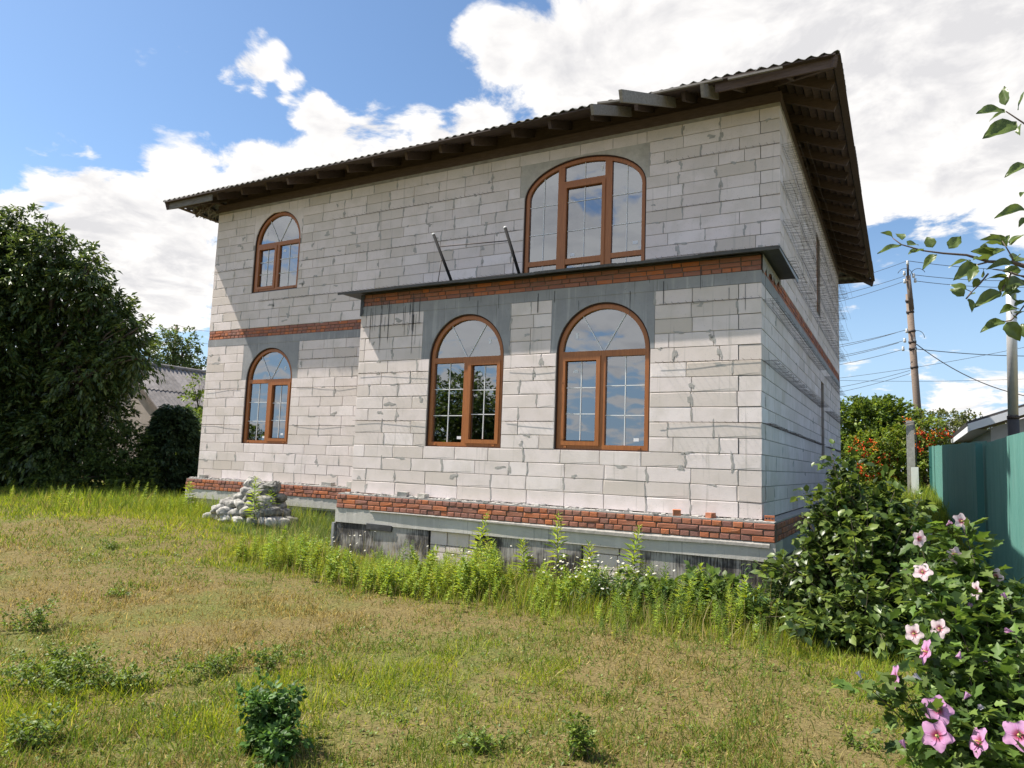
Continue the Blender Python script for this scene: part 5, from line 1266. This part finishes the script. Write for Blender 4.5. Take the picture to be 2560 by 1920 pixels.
def hibiscus():
    fl = [(795,548,'w'),(605,625,'w'),(765,700,'w'),(625,778,'w'),(960,798,'w'),(875,858,'w'),(590,1053,'w'),(705,1030,'w'),(650,1138,'p'),(512,1255,'p'),(690,1400,'p'),(692,1515,'p'),(890,1545,'p'),(1060,1515,'p'),(1035,1045,'c'),(795,1130,'c'),(668,1243,'c'),(810,1352,'c'),(550,1575,'c'),(905,1388,'g'),(828,945,'c'),(350,1258,'g'),(620,1262,'g'),(910,1180,'c'),(1010,900,'c'),(730,568,'c'),(560,790,'c')]
    foot = (1.93, -5.80, float(gz(1.93, -5.80))); ends = []; F3 = []
    for (x, y, k) in fl:
        u, v = 1960+x*.5545, 1000+y*.5545; d = 2.35+max(0, (1900-v))/620*1.05+random.uniform(-.06, .1); p = at_depth(u, v, d); F3.append((p, k, d)); ends.append(tuple(p+np.array([.01, .02, -.02])))
    for q in range(64):
        u, v = random.uniform(2345, 2760), random.uniform(1330, 2250)
        if v < 1330+(2560-u)*.75: v = 1330+(2560-u)*.75+random.uniform(0, 300)
        if v > 1700 and u < 2300+(v-1700)*.2: u = 2330+random.uniform(0, 200)
        d = 2.45+max(0, (1900-v))/620*1.0+random.uniform(-.1, .5); p = at_depth(u, v, d); p[2] = max(p[2], -.95); ends.append(tuple(p))
    root = stem_bush('hibiscus_bush', 'flowering hibiscus bush with pink and white blooms in the right foreground', foot, ends, .070, LOBED, [(.085,.15,.03),(.11,.185,.035),(.06,.11,.025),(.15,.22,.05)], 46, 'leaf', .007, .09, 'shrub', .22)
    for o in root.children:
        if o.name.startswith('foliage'): pass
    def petals(kind):
        col = {'p': (.62,.33,.55), 'w': (.76,.62,.66), 'c': (.52,.30,.48), 'g': (.46,.44,.50)}[kind]
        V = []; F = []; C = []
        n = 5; rows = 6; cols = 5
        for k in range(n):
            a0 = 2*math.pi*k/n; o = len(V)
            for i in range(rows):
                t = i/(rows-1); wdt = .62*math.sin(math.pi*(.10+.55*t))*(1 if t < .99 else .8)
                for j in range(cols):
                    s = (j/(cols-1)-.5)*2; r = .08+t*(1-.24*s*s*t+.04*random.uniform(-1, 1)*(t > .7)); a = a0+s*wdt*1.25/(.35+t)
                    if kind in ('p', 'w'): z = .42*t**.7-.25*t*t+.05*s*s+.04*math.sin(7*s+k)*(t > .6)+.02*k % .04
                    else: r *= .30; z = .9*t; a += t*1.4
                    V.append((r*math.cos(a), r*math.sin(a), z)); e = min(1, max(0, (.30-t)/.16)); vein = 1-.10*(j % 2)
                    if kind in ('p', 'w'): C.append(tuple(cc*vein*(1-e)+ee*e for cc, ee in zip(col, (.38,.02,.06))))
                    else: C.append(tuple(cc*random.uniform(.75, 1.1) for cc in col))
            for i in range(rows-1):
                for j in range(cols-1): q = o+i*cols+j; F.append((q, q+1, q+cols+1, q+cols))
        return np_mesh('flower', np.array(V), np.array(F), M['petal'], np.array(C), True)
    PM = {k: [petals(k) for _ in range(4)] for k in 'pwcg'}
    plain = bpy.data.materials.new('pistil'); plain.use_nodes = True; plain.node_tree.nodes['Principled BSDF'].inputs['Base Color'].default_value = (.75,.60,.22,1)
    mb = MB(); mb.tube([(0, 0, .0), (0, 0, .25), (0, 0, .42)], [.035, .05, .03], 6)
    for q in range(14):
        a = q*2.4; zz = .18+.02*q; mb.box(.05*math.cos(a)-.014, .05*math.cos(a)+.014, .05*math.sin(a)-.014, .05*math.sin(a)+.014, zz-.014, zz+.014)
    pm = mb.mesh('pistil', plain); calyx = MB(); calyx.tube([(0, 0, -.22), (0, 0, -.12), (0, 0, .06)], [.03, .10, .14], 8); cm = calyx.mesh('calyx', M['stem_green'])
    for (p, k, d) in F3:
        o = link_mesh('flower', random.choice(PM[k]), root); r = {'p': .050, 'w': .039, 'c': .034, 'g': .032}[k]; tocam = Vector(CAM)-Vector(p); n = (tocam.normalized()*.6+Vector((random.uniform(-1.0, .4), random.uniform(-.4, .4), random.uniform(-.1, .45)))).normalized()
        if k in 'cg': n = (Vector((random.uniform(-1, .6), random.uniform(-.6, .3), random.uniform(-.2, .9)))).normalized()
        o.location = p; o.rotation_euler = n.to_track_quat('Z', 'Y').to_euler(); o.scale = (r, r, r)
        for nm, me, ok in (('pistil', pm, k in 'pw'), ('calyx', cm, True)):
            if ok: q = bpy.data.objects.new(nm, me); COL.objects.link(q); q.parent = o
    # buds
    for q in range(42):
        e = Vector(random.choice(ends[len(fl):])); bz = MB(); r = random.uniform(.008, .013); bz.tube([e-Vector((0, 0, r)), e, e+Vector((0, 0, r*1.2)), e+Vector((0, 0, r*1.9))], [r*.5, r, r*.75, r*.1], 7); bz.build('bud', M['stem_green'], root)
hibiscus()

def apple_tree():
    foot = (2.35, -7.35, float(gz(2.35, -7.35))); root = empty('apple_tree', foot, 'apple tree branch with curled leaves reaching in from the right edge', 'tree')
    h = lambda x, y, d: Vector(at_depth(2080+x*.217, 580+y*.217, d)); q = lambda x, y, d: Vector(at_depth(2060+x*.6024, 200+y*.6024, d))
    mb = MB(); f = Vector(foot); top = f+Vector((.1, .15, 2.3)); mb.tube([f-Vector((0, 0, .1)), f+Vector((.05, .03, 1.1)), top], [.10, .085, .06], 10); mb.build('trunk', M['bark_apple'], root)
    br = [h(700, 70, 2.05), h(800, 145, 2.04), h(1050, 215, 2.02), h(1280, 245, 2.0), h(1550, 265, 2.0), h(1800, 340, 2.0), h(2080, 350, 2.0), h(2300, 420, 1.98), h(2700, 480, 1.95)]
    mb = MB(); mb.tube(br+[f+Vector((.06, .05, 1.35))], [.0014, .0018, .0022, .0027, .0033, .0042, .0055, .007, .010, .03], 7); mb.build('branch', M['bark_apple'], root)
    tw = [[h(2080, 350, 2.0), h(2080, 300, 2.0), h(2010, 180, 2.0), h(1960, 100, 2.02)], [h(2070, 460, 2.0), h(2010, 580, 2.0), h(1940, 700, 2.0), h(1850, 740, 2.0)], [h(1800, 480, 2.0), h(1700, 600, 2.0), h(1610, 690, 2.02), h(1520, 650, 2.03)], [h(1610, 690, 2.0), h(1545, 770, 2.0)],
          [h(1780, 350, 2.0), h(1660, 380, 2.0)], [h(2140, 940, 2.0), h(2060, 1020, 2.0), h(1990, 1030, 2.0)], [h(2300, 520, 2.0), h(2140, 500, 2.0), h(2000, 450, 2.0), h(1850, 430, 2.0)], [q(1000, 330, 2.0), q(830, 180, 2.0), q(755, 130, 2.0)], [h(2300, 760, 2.0), h(2212, 850, 2.0), h(2140, 940, 2.0)], [h(2400, 600, 1.98), h(2212, 520, 2.0), h(2080, 470, 2.0)]]
    for p in tw:
        mb = MB(); mb.tube(p, [.0028-.0006*min(3, i) for i in range(len(p))], 6); mb.build('twig', M['bark_apple'], root)
    hub = f+Vector((.1, .12, 2.1))
    for p in (q(1000, 330, 2.0), h(2300, 760, 2.0), h(2400, 600, 1.98), h(2300, 520, 2.0)):
        mb = MB(); mb.tube([p, p.lerp(hub, .5)+Vector((0, 0, .1)), hub], [.0045, .009, .02], 6); mb.build('twig', M['bark_apple'], root)
    A = [(700,65,590,0,.34),(800,150,545,215,.26),(810,90,760,-20,.42),(870,150,1000,110,.55),(1050,215,890,230,.55),(1160,180,1095,60,.62),(1345,190,1480,45,.45),(1210,260,1030,395,.42),(1600,330,1370,335,.34),(1660,370,1470,480,.42),(1660,430,1580,520,.5),(1680,530,1640,630,.55),(1720,520,1760,430,.45),(1550,660,1380,600,.5),(1520,740,1380,640,.55),(1570,770,1640,880,.42),(1600,720,1645,700,.4),
         (1950,690,1660,835,.36),(1940,690,2010,530,.4),(1960,100,1745,75,.30),(1950,150,1760,110,.26),(1970,190,1870,240,.4),(2060,150,2190,-20,.36),(1990,110,2045,30,.3),(1860,270,1630,210,.5),(1800,320,1640,290,.45),(1860,250,1740,150,.5),(2010,530,1790,490,.6),(2080,350,1850,360,.3),(2180,440,1985,440,.5),(1990,1030,1755,1075,.38),(2010,1040,2160,1220,.55),(2130,880,1985,870,.42),(2100,850,2212,780,.5),(2150,940,2290,860,.6),(2180,1060,2230,1200,.5),(2090,340,2212,240,.55),(2100,330,2160,250,.4),(1990,690,2180,650,.5),(2020,710,2150,800,.55),(2160,620,1950,700,.42),(2212,560,2000,600,.4),(2100,980,2080,930,.6),(2050,380,1870,350,.35)]
    B = [(748,125,648,125,.38),(752,105,745,28,.36),(752,135,690,150,.3),(798,175,675,225,.40),(805,125,828,40,.5),(815,185,800,220,.5),(840,350,765,376,.4),(840,540,725,556,.26),(835,570,812,600,.4),(830,465,815,480,.4),(770,685,825,630,.45),(760,690,700,640,.35)]
    var = []
    for k in range(4):
        nL, nW = 8, 6; V = []; C = []; cu = random.uniform(.10, .35); fold = random.uniform(.15, .5)
        for i in range(nL+1):
            t = i/nL; wd = .5*math.sin(math.pi*(t**.8))**.8*(1-.15*t) if 0 < t < 1 else .004
            for j in range(nW+1):
                s = (j/nW-.5)*2; V.append((s*wd*(1+.07*((i*7+j) % 3-1)), t, -cu*t*t+fold*abs(s)*wd+.03*math.sin(9*t+4*s))); g_ = random.uniform(.85, 1.15); C.append((.10*g_, .145*g_, .035*g_))
        F = [(i*(nW+1)+j, i*(nW+1)+j+1, (i+1)*(nW+1)+j+1, (i+1)*(nW+1)+j) for i in range(nL) for j in range(nW)]
        var.append(np_mesh('leaf', np.array(V), np.array(F), M['leaf_gloss'], np.array(C), True))
    for (lst, fn) in ((A, h), (B, q)):
        for (bx, by, tx, ty, wd) in lst:
            d = 2.0+random.uniform(-.03, .03); a = fn(bx, by, d); t = fn(tx, ty, d+random.uniform(-.03, .03)); L = (t-a).length; f_ = (t-a).normalized()
            up = (Vector((random.uniform(-.6, .6), random.uniform(-.6, .6), .8))+(Vector(CAM)-a).normalized()*random.uniform(.5, 1.5)).normalized(); r_ = f_.cross(up).normalized(); u_ = r_.cross(f_)
            o = link_mesh('leaf', random.choice(var), root); o.matrix_parent_inverse = Matrix.Translation(-Vector(foot))
            mx = Matrix((r_, f_, u_)).transposed().to_4x4(); o.matrix_basis = Matrix.Translation(a) @ mx @ Matrix.Diagonal((L*wd*1.45, L*1.08, L, 1))
apple_tree()
